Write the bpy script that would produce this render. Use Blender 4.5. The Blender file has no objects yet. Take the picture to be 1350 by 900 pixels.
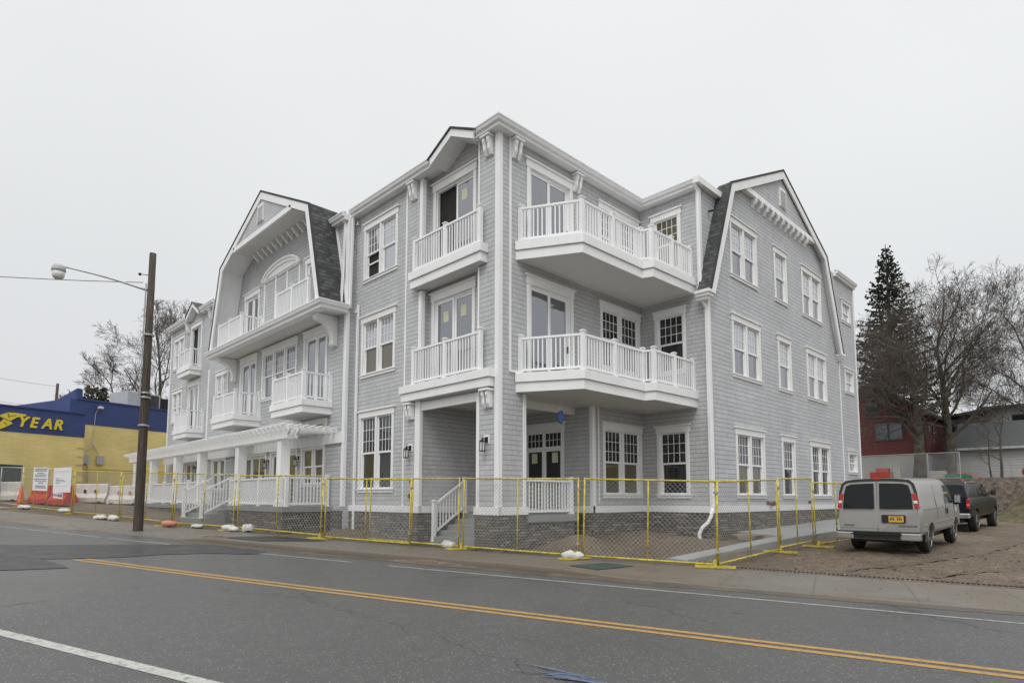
import bpy, bmesh, math, random
from mathutils import Vector, Matrix
random.seed(7)
R=math.radians
S=bpy.context.scene
COL=S.collection
# ---------------------------------------------------------------- camera
CAM=Vector((11.86,-11.12,1.6))
cd=bpy.data.cameras.new('camera'); cam=bpy.data.objects.new('camera',cd); COL.objects.link(cam)
cam.matrix_world=Matrix.Translation(CAM)@(Matrix.Rotation(R(45.612),4,'Z')@Matrix.Rotation(R(95.041),4,'X')@Matrix.Rotation(R(0.0556),4,'Z'))
cd.sensor_width=36; cd.lens=805.6/1350*36
cd.shift_x=0.0007; cd.shift_y=0.1002
cd.clip_start=0.05; cd.clip_end=3000
S.camera=cam
# ---------------------------------------------------------------- overcast sky
W=bpy.data.worlds.new("World"); S.world=W; W.use_nodes=True
wn=W.node_tree; wn.nodes.clear()
wo=wn.nodes.new('ShaderNodeOutputWorld')
SUN_EL,SUN_AZ=R(52),R(150)
sky=wn.nodes.new('ShaderNodeTexSky'); sky.sky_type='NISHITA'; sky.sun_disc=False
sky.sun_elevation=SUN_EL; sky.sun_rotation=SUN_AZ
hs=wn.nodes.new('ShaderNodeHueSaturation'); hs.inputs['Saturation'].default_value=0.06
wn.links.new(sky.outputs[0],hs.inputs['Color'])
b1=wn.nodes.new('ShaderNodeBackground'); b1.inputs[1].default_value=0.05
wn.links.new(hs.outputs[0],b1.inputs[0])
tc=wn.nodes.new('ShaderNodeTexCoord'); sx=wn.nodes.new('ShaderNodeSeparateXYZ')
wn.links.new(tc.outputs['Generated'],sx.inputs[0])
cr=wn.nodes.new('ShaderNodeValToRGB'); wn.links.new(sx.outputs['Z'],cr.inputs[0])
el=cr.color_ramp.elements
el[0].position=0.0; el[0].color=(.375,.384,.40,1)
el[1].position=1.0; el[1].color=(1.85,1.86,1.88,1)
for p,c in ((.10,(.430,.438,.456)),(.28,(.53,.547,.560)),(.48,(.655,.672,.678)),(.67,(.73,.745,.75)),(.75,(1.22,1.23,1.25))):
    e=el.new(p); e.color=(*c,1)
# cloud layer: very soft large variation
nz=wn.nodes.new('ShaderNodeTexNoise'); nz.inputs['Scale'].default_value=1.6; nz.inputs['Detail'].default_value=3
wn.links.new(tc.outputs['Generated'],nz.inputs['Vector'])
mr=wn.nodes.new('ShaderNodeMapRange'); mr.inputs[1].default_value=.3; mr.inputs[2].default_value=.7; mr.inputs[3].default_value=.98; mr.inputs[4].default_value=1.06
wn.links.new(nz.outputs[0],mr.inputs[0])
b2=wn.nodes.new('ShaderNodeBackground'); wn.links.new(cr.outputs[0],b2.inputs[0]); wn.links.new(mr.outputs[0],b2.inputs[1])
ad=wn.nodes.new('ShaderNodeAddShader'); wn.links.new(b1.outputs[0],ad.inputs[0]); wn.links.new(b2.outputs[0],ad.inputs[1])
wn.links.new(ad.outputs[0],wo.inputs[0])
sl=bpy.data.lights.new('sun','SUN'); sl.energy=1.0; sl.angle=R(24); sl.color=(1,.975,.94)
so=bpy.data.objects.new('sun',sl); COL.objects.link(so)
# sun stands behind the camera, to its right
sd=Vector((math.sin(SUN_AZ)*math.cos(SUN_EL),math.cos(SUN_AZ)*math.cos(SUN_EL),math.sin(SUN_EL)))
so.rotation_euler=(-sd).to_track_quat('-Z','Y').to_euler()
S.view_settings.view_transform='Standard'; S.view_settings.look='None'; S.view_settings.exposure=0; S.view_settings.gamma=1
S.render.resolution_x=1024; S.render.resolution_y=682
S.cycles.max_bounces=6

# ---------------------------------------------------------------- helpers
def tag(o,label=None,cat=None,group=None,kind=None):
    if label: o['label']=label
    if cat: o['category']=cat
    if group: o['group']=group
    if kind: o['kind']=kind
    return o
def thing(name,label,cat,loc=(0,0,0),rz=0,group=None):
    o=bpy.data.objects.new(name,None); COL.objects.link(o); o.location=loc; o.rotation_euler=(0,0,rz)
    return tag(o,label,cat,group)
def children(o): return [c for c in bpy.data.objects if c.parent==o]
def copy_tree(o,parent=None):
    c=o.copy(); COL.objects.link(c)
    if parent: c.parent=parent
    for ch in children(o): copy_tree(ch,c)
    return c
class MB:
    """collects shapes, builds ONE mesh"""
    def __init__(s): s.v=[]; s.f=[]
    def add(s,vs,fs):
        n=len(s.v); s.v+= [tuple(v) for v in vs]; s.f+=[tuple(i+n for i in f) for f in fs]; return s
    def quad(s,*p): return s.add(p,[tuple(range(len(p)))])
    def box(s,x0,x1,y0,y1,z0,z1):
        x0,x1=min(x0,x1),max(x0,x1); y0,y1=min(y0,y1),max(y0,y1); z0,z1=min(z0,z1),max(z0,z1)
        return s.add([(x0,y0,z0),(x1,y0,z0),(x1,y1,z0),(x0,y1,z0),(x0,y0,z1),(x1,y0,z1),(x1,y1,z1),(x0,y1,z1)],
          [(0,3,2,1),(4,5,6,7),(0,1,5,4),(1,2,6,5),(2,3,7,6),(3,0,4,7)])
    def bar(s,p,q,w,h,up=(0,0,1)):
        p=Vector(p);q=Vector(q);d=(q-p).normalized();up=Vector(up)
        a=d.cross(up)
        if a.length<1e-4: a=d.cross(Vector((1,0,0)))
        a.normalize(); b=a.cross(d).normalized()
        vs=[]
        for c in (p,q):
            for i,j in ((-1,-1),(1,-1),(1,1),(-1,1)): vs.append(c+a*(w/2*i)+b*(h/2*j))
        return s.add(vs,[(0,1,2,3),(7,6,5,4),(0,4,5,1),(1,5,6,2),(2,6,7,3),(3,7,4,0)])
    def tube(s,pts,r,n=8,r2=None,cap=True):
        pts=[Vector(p) for p in pts]; m=len(pts); vs=[];fs=[]
        prev=None
        for i,p in enumerate(pts):
            d=(pts[min(i+1,m-1)]-pts[max(i-1,0)]).normalized()
            a=d.cross(Vector((0,0,1))) if abs(d.z)<.95 else d.cross(Vector((1,0,0)))
            a.normalize()
            if prev is not None and a.dot(prev)<0: a=-a
            prev=a
            b=d.cross(a)
            rr=r if r2 is None else r+(r2-r)*i/(m-1)
            for k in range(n):
                t=2*math.pi*k/n; vs.append(p+a*(rr*math.cos(t))+b*(rr*math.sin(t)))
        for i in range(m-1):
            for k in range(n): fs.append((i*n+k,i*n+(k+1)%n,(i+1)*n+(k+1)%n,(i+1)*n+k))
        if cap: fs.append(tuple(range(n-1,-1,-1))); fs.append(tuple((m-1)*n+k for k in range(n)))
        return s.add(vs,fs)
    def prism(s,poly,off):
        """poly: 3d points, off: extrusion vector"""
        n=len(poly); off=Vector(off); p=[Vector(q) for q in poly]
        vs=p+[q+off for q in p]
        fs=[tuple(range(n-1,-1,-1)),tuple(range(n,2*n))]+[(i,(i+1)%n,(i+1)%n+n,i+n) for i in range(n)]
        return s.add(vs,fs)
    def lathe(s,c,prof,n=16,axis='z'):
        vs=[];fs=[];c=Vector(c)
        for r,h in prof:
            for k in range(n):
                t=2*math.pi*k/n; x,y=r*math.cos(t),r*math.sin(t)
                vs.append(c+(Vector((x,y,h)) if axis=='z' else Vector((h,x,y)) if axis=='x' else Vector((x,h,y))))
        m=len(prof)
        for i in range(m-1):
            for k in range(n): fs.append((i*n+k,i*n+(k+1)%n,(i+1)*n+(k+1)%n,(i+1)*n+k))
        fs.append(tuple(range(n-1,-1,-1))); fs.append(tuple((m-1)*n+k for k in range(n)))
        return s.add(vs,fs)
    def build(s,name,mat,parent=None,smooth=False,fix=True):
        me=bpy.data.meshes.new(name); me.from_pydata(s.v,[],s.f); me.update()
        if fix:
            bm=bmesh.new(); bm.from_mesh(me); bmesh.ops.recalc_face_normals(bm,faces=bm.faces); bm.to_mesh(me); bm.free()
        if smooth:
            for p in me.polygons: p.use_smooth=True
        o=bpy.data.objects.new(name,me); COL.objects.link(o)
        if mat: me.materials.append(mat)
        if parent: o.parent=parent
        return o
def bevel(o,w,seg=2):
    m=o.modifiers.new('b','BEVEL'); m.width=w; m.segments=seg; m.limit_method='ANGLE'; m.angle_limit=R(35); return o

# ---------------------------------------------------------------- materials
class NT:
    def __init__(s,name,rough=.6,spec=.5,metal=0,color=(.5,.5,.5)):
        s.m=bpy.data.materials.new(name); s.m.use_nodes=True; s.t=s.m.node_tree
        s.b=s.t.nodes['Principled BSDF']; s.b.inputs['Roughness'].default_value=rough
        s.b.inputs['Specular IOR Level'].default_value=spec; s.b.inputs['Metallic'].default_value=metal
        s.b.inputs['Base Color'].default_value=(*color,1)
        s._pos=None
    def n(s,t,**k):
        nd=s.t.nodes.new(t)
        for a,b in k.items():
            if a in nd.inputs: nd.inputs[a].default_value=b
            else: setattr(nd,a,b)
        return nd
    def l(s,a,b): s.t.links.new(a,b)
    def pos(s,obj=False):
        if obj:
            return s.n('ShaderNodeTexCoord').outputs['Object']
        if s._pos is None: s._pos=s.n('ShaderNodeNewGeometry').outputs['Position']
        return s._pos
    def math(s,op,a,b=None,c=None):
        nd=s.n('ShaderNodeMath',operation=op)
        for i,x in enumerate((a,b,c)):
            if x is None: continue
            if isinstance(x,(int,float)): nd.inputs[i].default_value=x
            else: s.l(x,nd.inputs[i])
        return nd.outputs[0]
    def noise(s,scale,detail=3,vec=None,rough=.5,sc=None):
        nd=s.n('ShaderNodeTexNoise'); nd.inputs['Scale'].default_value=scale; nd.inputs['Detail'].default_value=detail; nd.inputs['Roughness'].default_value=rough
        v=vec or s.pos()
        if sc:
            mp=s.n('ShaderNodeMapping'); mp.inputs['Scale'].default_value=sc; s.l(v,mp.inputs[0]); v=mp.outputs[0]
        s.l(v,nd.inputs['Vector']); return nd.outputs[0]
    def ramp(s,fac,stops):
        nd=s.n('ShaderNodeValToRGB'); e=nd.color_ramp.elements
        e[0].position=stops[0][0]; e[0].color=(*stops[0][1],1); e[1].position=stops[-1][0]; e[1].color=(*stops[-1][1],1)
        for p,c in stops[1:-1]: q=e.new(p); q.color=(*c,1)
        s.l(fac,nd.inputs[0]); return nd.outputs[0]
    def mix(s,f,a,b,mode='MIX'):
        nd=s.n('ShaderNodeMix',data_type='RGBA',blend_type=mode)
        for i,x in ((0,f),(6,a),(7,b)):
            if isinstance(x,(int,float)): nd.inputs[i].default_value=x
            elif isinstance(x,tuple): nd.inputs[i].default_value=(*x,1)
            else: s.l(x,nd.inputs[i])
        return nd.outputs[2]
    def mapr(s,x,a,b,c,d):
        nd=s.n('ShaderNodeMapRange'); s.l(x,nd.inputs[0])
        for i,q in enumerate((a,b,c,d)): nd.inputs[i+1].default_value=q
        return nd.outputs[0]
    def bump(s,h,dist=.01,strength=1):
        nd=s.n('ShaderNodeBump'); nd.inputs['Distance'].default_value=dist; nd.inputs['Strength'].default_value=strength
        s.l(h,nd.inputs['Height']); s.l(nd.outputs[0],s.b.inputs['Normal'])
    def col(s,c): s.l(c,s.b.inputs['Base Color'])
    def rough(s,c): s.l(c,s.b.inputs['Roughness'])
M={}
def simple(name,color,rough=.6,metal=0,var=.12,scale=3,spec=.5,bump=0,bscale=60,obj=False):
    t=NT(name,rough,spec,metal,color)
    f=t.noise(scale,5,vec=t.pos(obj))
    a=tuple(c*(1-var) for c in color); b=tuple(min(1,c*(1+var)) for c in color)
    t.col(t.ramp(f,[(.3,a),(.7,b)]))
    if bump: t.bump(t.noise(bscale,3,vec=t.pos(obj)),bump)
    M[name]=t.m; return t.m
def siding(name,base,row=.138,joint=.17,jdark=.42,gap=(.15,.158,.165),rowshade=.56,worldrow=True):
    """shingle courses along z, joints along the wall"""
    t=NT(name,.62)
    sp=t.n('ShaderNodeSeparateXYZ'); t.l(t.pos(),sp.inputs[0])
    along=t.math('ADD',sp.outputs[0],sp.outputs[1]); z=sp.outputs[2]
    zr=t.math('DIVIDE',z,row); ri=t.math('FLOOR',zr); rf=t.math('FRACT',zr)
    wn_=t.n('ShaderNodeTexWhiteNoise',noise_dimensions='1D'); t.l(ri,wn_.inputs['W'])
    ax=t.math('ADD',t.math('DIVIDE',along,joint),t.math('MULTIPLY',wn_.outputs[0],7.3))
    # wobble so the widths differ
    ax=t.math('ADD',ax,t.math('MULTIPLY',t.math('SINE',t.math('ADD',t.math('MULTIPLY',ax,2.3),t.math('MULTIPLY',ri,1.7))),.22))
    ci=t.math('FLOOR',ax); cf=t.math('FRACT',ax)
    cv=t.n('ShaderNodeCombineXYZ'); t.l(ci,cv.inputs[0]); t.l(ri,cv.inputs[1])
    w2=t.n('ShaderNodeTexWhiteNoise',noise_dimensions='2D'); t.l(cv.outputs[0],w2.inputs['Vector'])
    shade=t.mapr(w2.outputs[0],0,1,.94,1.045)
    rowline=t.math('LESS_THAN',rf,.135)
    jl=t.math('LESS_THAN',cf,.045)
    c=t.mix(1.0,base,shade,'MULTIPLY')
    grime=t.math('MULTIPLY',t.mapr(t.noise(.45,5),.3,.7,.93,1.04),t.mapr(t.noise(2.2,4,sc=(1,1,.10)),.35,.75,1.02,.93))
    c=t.mix(1.0,c,grime,'MULTIPLY')
    c=t.mix(t.math('MULTIPLY',jl,jdark),c,gap)
    c=t.mix(t.math('MULTIPLY',rowline,rowshade),c,gap)  # course lines darkened in the colour: dirt plus painted shadow under each lap
    t.col(c)
    h=t.math('SUBTRACT',t.math('SUBTRACT',1.0,rf),t.math('MULTIPLY',jl,.5))
    h=t.math('ADD',h,t.math('MULTIPLY',t.noise(70,3,sc=(1,1,.15)),.25))
    t.bump(h,.012,.8)
    M[name]=t.m
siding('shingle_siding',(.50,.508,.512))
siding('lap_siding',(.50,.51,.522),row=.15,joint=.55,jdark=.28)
def trim():
    t=NT('white_trim',.45,.4)
    f=t.mapr(t.noise(1.1,5),.3,.7,.95,1.02)
    st=t.mapr(t.noise(6,4,sc=(1,1,.12)),.45,.8,1,.94)
    t.col(t.mix(1.0,t.mix(1.0,(.86,.865,.86),f,'MULTIPLY'),st,'MULTIPLY')); M['white_trim']=t.m
trim()
simple('vinyl_white',(.86,.865,.87),.38,var=.02)
simple('window_white',(.82,.82,.805),.4,var=.03)
def soffit():
    t=NT('soffit_panels',.5)
    sp=t.n('ShaderNodeSeparateXYZ'); t.l(t.pos(),sp.inputs[0])
    rf=t.math('FRACT',t.math('DIVIDE',sp.outputs[1],.1))
    g=t.math('LESS_THAN',rf,.10)
    t.col(t.mix(g,t.mix(t.noise(1,3),(.66,.655,.63),(.72,.715,.69)),(.42,.42,.40))); t.bump(rf,.004,.5); M['soffit_panels']=t.m
soffit()
def stone():
    t=NT('ledge_stone',.8)
    sp=t.n('ShaderNodeSeparateXYZ'); t.l(t.pos(),sp.inputs[0])
    al=t.math('ADD',sp.outputs[0],sp.outputs[1])
    z=t.math('ADD',sp.outputs[2],t.math('MULTIPLY',t.math('SUBTRACT',t.noise(2.2,2),.5),.05))
    zr=t.math('DIVIDE',z,.078); ri=t.math('FLOOR',zr); rf=t.math('FRACT',zr)
    w=t.n('ShaderNodeTexWhiteNoise',noise_dimensions='1D'); t.l(ri,w.inputs['W'])
    ax=t.math('ADD',t.math('DIVIDE',al,.30),t.math('MULTIPLY',w.outputs[0],9.7))
    ax=t.math('ADD',ax,t.math('MULTIPLY',t.math('SINE',t.math('ADD',t.math('MULTIPLY',ax,3.1),ri)),.27))
    ci=t.math('FLOOR',ax); cf=t.math('FRACT',ax)
    cv=t.n('ShaderNodeCombineXYZ'); t.l(ci,cv.inputs[0]); t.l(ri,cv.inputs[1])
    w2=t.n('ShaderNodeTexWhiteNoise',noise_dimensions='2D'); t.l(cv.outputs[0],w2.inputs['Vector'])
    c=t.ramp(w2.outputs[0],[(0,(.06,.052,.044)),(.35,(.125,.11,.092)),(.6,(.18,.16,.135)),(.8,(.25,.22,.185)),(1,(.38,.35,.31))])
    c=t.mix(.5,c,t.ramp(t.noise(18,5),[(.3,(.055,.048,.04)),(.7,(.30,.27,.235))]))
    gap=t.math('MAXIMUM',t.math('LESS_THAN',rf,.17),t.math('LESS_THAN',cf,.035))
    c=t.mix(gap,c,(.035,.033,.03)); t.col(c)
    h=t.math('ADD',t.math('MULTIPLY',w2.outputs[0],.8),t.math('MULTIPLY',t.noise(30,4),.5))
    h=t.math('MULTIPLY',h,t.math('SUBTRACT',1,gap)); t.bump(h,.035,1); M['ledge_stone']=t.m
stone()
def rshingle():
    t=NT('roof_shingles',.9)
    sp=t.n('ShaderNodeSeparateXYZ'); t.l(t.pos(),sp.inputs[0])
    al=t.math('ADD',sp.outputs[0],sp.outputs[1])
    zr=t.math('DIVIDE',sp.outputs[2],.135); ri=t.math('FLOOR',zr); rf=t.math('FRACT',zr)
    w=t.n('ShaderNodeTexWhiteNoise',noise_dimensions='1D'); t.l(ri,w.inputs['W'])
    ax=t.math('ADD',t.math('DIVIDE',al,.16),t.math('MULTIPLY',w.outputs[0],9.7))
    ci=t.math('FLOOR',ax)
    cv=t.n('ShaderNodeCombineXYZ'); t.l(ci,cv.inputs[0]); t.l(ri,cv.inputs[1])
    w2=t.n('ShaderNodeTexWhiteNoise',noise_dimensions='2D'); t.l(cv.outputs[0],w2.inputs['Vector'])
    c=t.ramp(w2.outputs[0],[(0,(.022,.025,.026)),(.5,(.055,.060,.058)),(1,(.125,.130,.122))])
    c=t.mix(t.math('MULTIPLY',t.math('LESS_THAN',rf,.22),t.math('GREATER_THAN',w2.outputs[0],.35)),c,(.02,.022,.022))
    t.col(t.mix(.35,c,t.ramp(t.noise(60,2),[(.3,(.02,.02,.02)),(.7,(.11,.113,.11))]))); t.bump(t.math('SUBTRACT',1,rf),.012); M['roof_shingles']=t.m
rshingle()
def glass(name,dark,refl,rough=.03,tint=(.93,.95,1.0)):
    m=bpy.data.materials.new(name); m.use_nodes=True; t=m.node_tree; b=t.nodes['Principled BSDF']
    b.inputs['Base Color'].default_value=(*dark,1); b.inputs['Roughness'].default_value=.3; b.inputs['Specular IOR Level'].default_value=.05
    g=t.nodes.new('ShaderNodeBsdfGlossy'); g.inputs['Roughness'].default_value=rough; g.inputs['Color'].default_value=(*tint,1)
    # slight waviness of real panes
    n=t.nodes.new('ShaderNodeTexNoise'); n.inputs['Scale'].default_value=1.3
    ge=t.nodes.new('ShaderNodeNewGeometry'); t.links.new(ge.outputs['Position'],n.inputs['Vector'])
    bp=t.nodes.new('ShaderNodeBump'); bp.inputs['Distance'].default_value=.006; t.links.new(n.outputs[0],bp.inputs['Height']); t.links.new(bp.outputs[0],g.inputs['Normal'])
    fr=t.nodes.new('ShaderNodeFresnel'); fr.inputs['IOR'].default_value=1.5
    ma=t.nodes.new('ShaderNodeMath'); ma.operation='ADD'; ma.use_clamp=True; ma.inputs[1].default_value=refl; t.links.new(fr.outputs[0],ma.inputs[0])
    mx=t.nodes.new('ShaderNodeMixShader'); t.links.new(ma.outputs[0],mx.inputs[0]); t.links.new(b.outputs[0],mx.inputs[1]); t.links.new(g.outputs[0],mx.inputs[2])
    t.links.new(mx.outputs[0],t.nodes['Material Output'].inputs[0]); M[name]=m
glass('glass_sky',(.05,.05,.055),.22)
glass('glass_pale',(.22,.22,.22),.34)
glass('glass_dark',(.02,.022,.02),.03)
glass('glass_tan',(.115,.10,.055),.04)
glass('glass_car',(.008,.009,.010),-.01,.03,(.7,.74,.78))
simple('dark_interior',(.02,.018,.016),.9,var=.3)
simple('blind_white',(.62,.62,.60),.8,var=.05)
simple('sticker_paper',(.62,.62,.45),.7,var=.05)
def concrete(name,c,scale=1.2,wet=.0):
    t=NT(name,.75)
    a=t.noise(scale,6,rough=.6); b=t.noise(90,2)
    col=t.ramp(a,[(.3,tuple(x*.72 for x in c)),(.5,c),(.72,tuple(min(1,x*1.18) for x in c))])
    t.col(t.mix(.25,col,t.ramp(b,[(.3,tuple(x*.5 for x in c)),(.7,tuple(x*1.4 for x in c))])))
    t.rough(t.mapr(a,.35,.6,.45,.85)); t.bump(b,.004,.5); M[name]=t.m; return t
concrete('concrete_step',(.26,.265,.255)); concrete('concrete_ramp',(.30,.305,.30)); concrete('concrete_wall',(.42,.42,.40),.5)
simple('yellow_paint',(.52,.42,.06),.6,var=.38,scale=7)
simple('galvanised',(.42,.43,.43),.45,.7,var=.15)
simple('black_metal',(.012,.012,.012),.4,.3,var=.2)
simple('lamp_glass',(.6,.6,.57),.3,var=.05)
def wood_pole():
    t=NT('weathered_pole',.9)
    f=t.noise(9,6,sc=(6,6,.25)); 
    t.col(t.ramp(f,[(.25,(.030,.024,.018)),(.5,(.066,.051,.039)),(.75,(.14,.112,.088))])); t.bump(f,.02,.8); M['weathered_pole']=t.m
wood_pole()
def asphalt():
    t=NT('asphalt',.6,.5)
    p=t.pos()
    big=t.noise(.25,5,rough=.6); lane=t.noise(.6,3,sc=(.3,1,1)); fine=t.noise(260,2); mid=t.noise(7,4)
    c=t.ramp(big,[(.3,(.046,.047,.047)),(.55,(.062,.062,.061)),(.75,(.078,.077,.074))])
    c=t.mix(.35,c,t.ramp(mid,[(.3,(.036,.036,.036)),(.7,(.078,.077,.075))]))
    v=t.n('ShaderNodeTexVoronoi'); v.inputs['Scale'].default_value=55; t.l(p,v.inputs['Vector'])
    w=t.n('ShaderNodeTexWhiteNoise',noise_dimensions='3D'); t.l(v.outputs['Position'],w.inputs['Vector'])
    sp=t.math('MULTIPLY',t.math('GREATER_THAN',w.outputs[0],.9),t.math('LESS_THAN',v.outputs['Distance'],.42))
    c=t.mix(t.math('MULTIPLY',sp,.8),c,(.36,.35,.33))
    c=t.mix(.3,c,t.ramp(fine,[(.3,(.03,.03,.03)),(.7,(.17,.17,.165))]))
    # cracks : thin wandering lines
    wv=t.n('ShaderNodeTexVoronoi',feature='DISTANCE_TO_EDGE'); wv.inputs['Scale'].default_value=.22
    mp=t.n('ShaderNodeMapping'); mp.inputs['Rotation'].default_value=(0,0,.3); mp.inputs['Scale'].default_value=(.5,1.2,1); 
    nn=t.n('ShaderNodeTexNoise'); nn.inputs['Scale'].default_value=2.5; t.l(p,nn.inputs['Vector'])
    vm=t.n('ShaderNodeVectorMath',operation='MULTIPLY_ADD'); t.l(nn.outputs['Color'],vm.inputs[0]); vm.inputs[1].default_value=(.7,.7,0); t.l(p,vm.inputs[2])
    t.l(vm.outputs[0],mp.inputs[0]); t.l(mp.outputs[0],wv.inputs['Vector'])
    ck=t.math('MULTIPLY',t.math('LESS_THAN',wv.outputs['Distance'],.0035),t.math('GREATER_THAN',t.noise(.35,2),.52))
    c=t.mix(t.math('MULTIPLY',ck,.7),c,(.02,.02,.02))
    t.col(c); t.rough(t.mapr(big,.35,.65,.32,.58)); t.bump(t.math('ADD',fine,t.math('MULTIPLY',mid,.3)),.004,.5); M['asphalt']=t.m
asphalt()
def asph2():
    t=NT('fresh_asphalt',.5)
    a=t.noise(1.5,5); t.col(t.ramp(a,[(.3,(.014,.014,.016)),(.55,(.026,.026,.027)),(.75,(.055,.055,.055))]))
    t.rough(t.mapr(a,.35,.6,.3,.55)); t.bump(t.noise(120,3),.008,.6); M['fresh_asphalt']=t.m
asph2()
def paintm(name,c,wear=.5):
    t=NT(name,.6)
    w=t.math('MULTIPLY',t.mapr(t.noise(14,6,rough=.75),.5,.66,0,1),wear)
    t.col(t.mix(w,t.mix(t.noise(3,3),tuple(x*.85 for x in c),c),(.09,.09,.087))); t.bump(t.noise(200,2),.003,.5); M[name]=t.m
paintm('road_paint_white',(.44,.45,.41),.8); paintm('road_paint_worn',(.33,.33,.30),1.2); paintm('road_paint_yellow',(.43,.245,.06),.8); paintm('marking_spray_blue',(.12,.17,.27),1.6); paintm('marking_spray_orange',(.30,.10,.075),1.4)
def sidewalk():
    t=NT('sidewalk_concrete',.6)
    p=t.pos()
    a=t.noise(.7,6,rough=.65); mud=t.noise(.33,4,rough=.6)
    c=t.ramp(a,[(.3,(.098,.092,.078)),(.5,(.138,.131,.114)),(.72,(.185,.178,.160))])
    c=t.mix(t.mapr(mud,.38,.58,0,.85),c,(.125,.092,.058))
    c=t.mix(.2,c,t.ramp(t.noise(120,2),[(.3,(.06,.055,.05)),(.7,(.3,.29,.27))]))
    dn=t.n('ShaderNodeVectorMath',operation='DOT_PRODUCT'); t.l(p,dn.inputs[0]); dn.inputs[1].default_value=(-.30997,.95075,0)
    near=t.mapr(t.math('ADD',dn.outputs['Value'],t.math('MULTIPLY',t.noise(.8,4),1.2)),-1.6,-2.9,0,.8)
    c=t.mix(near,c,(.115,.084,.053))
    # expansion joints across the walk
    d=t.n('ShaderNodeVectorMath',operation='DOT_PRODUCT'); t.l(p,d.inputs[0]); d.inputs[1].default_value=(-.9507,-.31,0)
    j=t.math('LESS_THAN',t.math('FRACT',t.math('DIVIDE',d.outputs['Value'],1.5)),.012)
    c=t.mix(t.math('MULTIPLY',j,.7),c,(.05,.045,.04))
    t.col(c); t.rough(t.mapr(a,.3,.62,.3,.7)); t.bump(t.noise(60,4),.006,.5); M['sidewalk_concrete']=t.m
sidewalk()
def dirt():
    t=NT('brown_dirt',.9)
    a=t.noise(.5,6,rough=.65); b=t.noise(5,6,rough=.7)
    c=t.ramp(a,[(.3,(.062,.044,.027)),(.5,(.115,.087,.056)),(.66,(.19,.156,.112))])
    c=t.mix(.45,c,t.ramp(b,[(.3,(.038,.026,.016)),(.55,(.115,.083,.053)),(.75,(.25,.205,.15))]))
    v=t.n('ShaderNodeTexVoronoi'); v.inputs['Scale'].default_value=24; t.l(t.pos(),v.inputs['Vector'])
    w=t.n('ShaderNodeTexWhiteNoise',noise_dimensions='3D'); t.l(v.outputs['Position'],w.inputs['Vector'])
    c=t.mix(t.math('MULTIPLY',t.math('GREATER_THAN',w.outputs[0],.93),t.math('LESS_THAN',v.outputs['Distance'],.35)),c,(.33,.30,.26))
    t.col(c); t.rough(t.mapr(a,.3,.6,.55,.95)); t.bump(t.math('ADD',b,t.math('MULTIPLY',t.noise(22,4),.5)),.03,.7); M['brown_dirt']=t.m
dirt()
def brickwall(name,c,c2):
    t=NT(name,.6)
    sp=t.n('ShaderNodeSeparateXYZ'); t.l(t.pos(),sp.inputs[0])
    cv=t.n('ShaderNodeCombineXYZ'); t.l(t.math('ADD',sp.outputs[0],sp.outputs[1]),cv.inputs[0]); t.l(sp.outputs[2],cv.inputs[1])
    b=t.n('ShaderNodeTexBrick'); t.l(cv.outputs[0],b.inputs['Vector']); b.inputs['Scale'].default_value=1
    b.inputs['Brick Width'].default_value=.4; b.inputs['Row Height'].default_value=.1; b.inputs['Mortar Size'].default_value=.006
    b.inputs['Color1'].default_value=(*c,1); b.inputs['Color2'].default_value=(*c2,1); b.inputs['Mortar'].default_value=(*[x*.82 for x in c],1)
    g=t.mapr(t.noise(.6,5),.3,.7,.86,1.08); t.col(t.mix(1.0,b.outputs[0],g,'MULTIPLY')); t.bump(b.outputs['Fac'],-.006,.6); M[name]=t.m
brickwall('yellow_painted_brick',(.80,.65,.27),(.74,.59,.235)); brickwall('blue_painted_brick',(.040,.068,.205),(.035,.06,.18))
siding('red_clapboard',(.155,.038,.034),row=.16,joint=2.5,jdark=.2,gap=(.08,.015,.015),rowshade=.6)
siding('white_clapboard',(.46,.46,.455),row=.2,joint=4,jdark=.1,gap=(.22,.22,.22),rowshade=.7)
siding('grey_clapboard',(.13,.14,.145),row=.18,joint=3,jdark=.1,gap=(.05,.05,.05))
simple('block_wall',(.17,.145,.12),.9,var=.5,scale=5,bump=.04,bscale=7)
simple('old_roof',(.085,.088,.088),.9,var=.25,scale=8)
simple('sign_yellow',(.75,.58,.04),.5,var=.05)
simple('barrier_white',(.62,.60,.55),.6,var=.15,scale=5); simple('barrier_red',(.50,.06,.045),.55,var=.2,scale=5)
simple('cone_orange',(.72,.11,.03),.5,var=.1,scale=8); simple('paper_sign',(.72,.73,.76),.6,var=.03); simple('sign_ink',(.13,.13,.15),.7,var=.1)
simple('container_green',(.035,.055,.05),.6,var=.2)
simple('sandbag_white',(.56,.55,.52),.8,var=.12,scale=12,bump=.02,bscale=25); simple('sandbag_orange',(.56,.22,.16),.8,var=.15,scale=12,bump=.02,bscale=25)
simple('van_paint',(.37,.362,.345),.30,.35,var=.04,scale=1.5,spec=.6); simple('van_roof_black',(.02,.02,.02),.45,var=.1)
simple('truck_paint',(.006,.008,.012),.3,.0,var=.1,spec=.28)
simple('chrome_bumper',(.50,.50,.49),.28,.85,var=.1,scale=6); simple('tyre_rubber',(.018,.017,.016),.85,var=.3,scale=10); simple('wheel_rim',(.40,.40,.40),.35,.8,var=.15)
simple('lamp_red',(.42,.015,.02),.2,var=.1); simple('lamp_clear',(.75,.74,.74),.2,var=.05); simple('plate_amber',(.72,.42,.05),.45,var=.06,scale=20); simple('plate_ink',(.03,.03,.08),.5)
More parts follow.
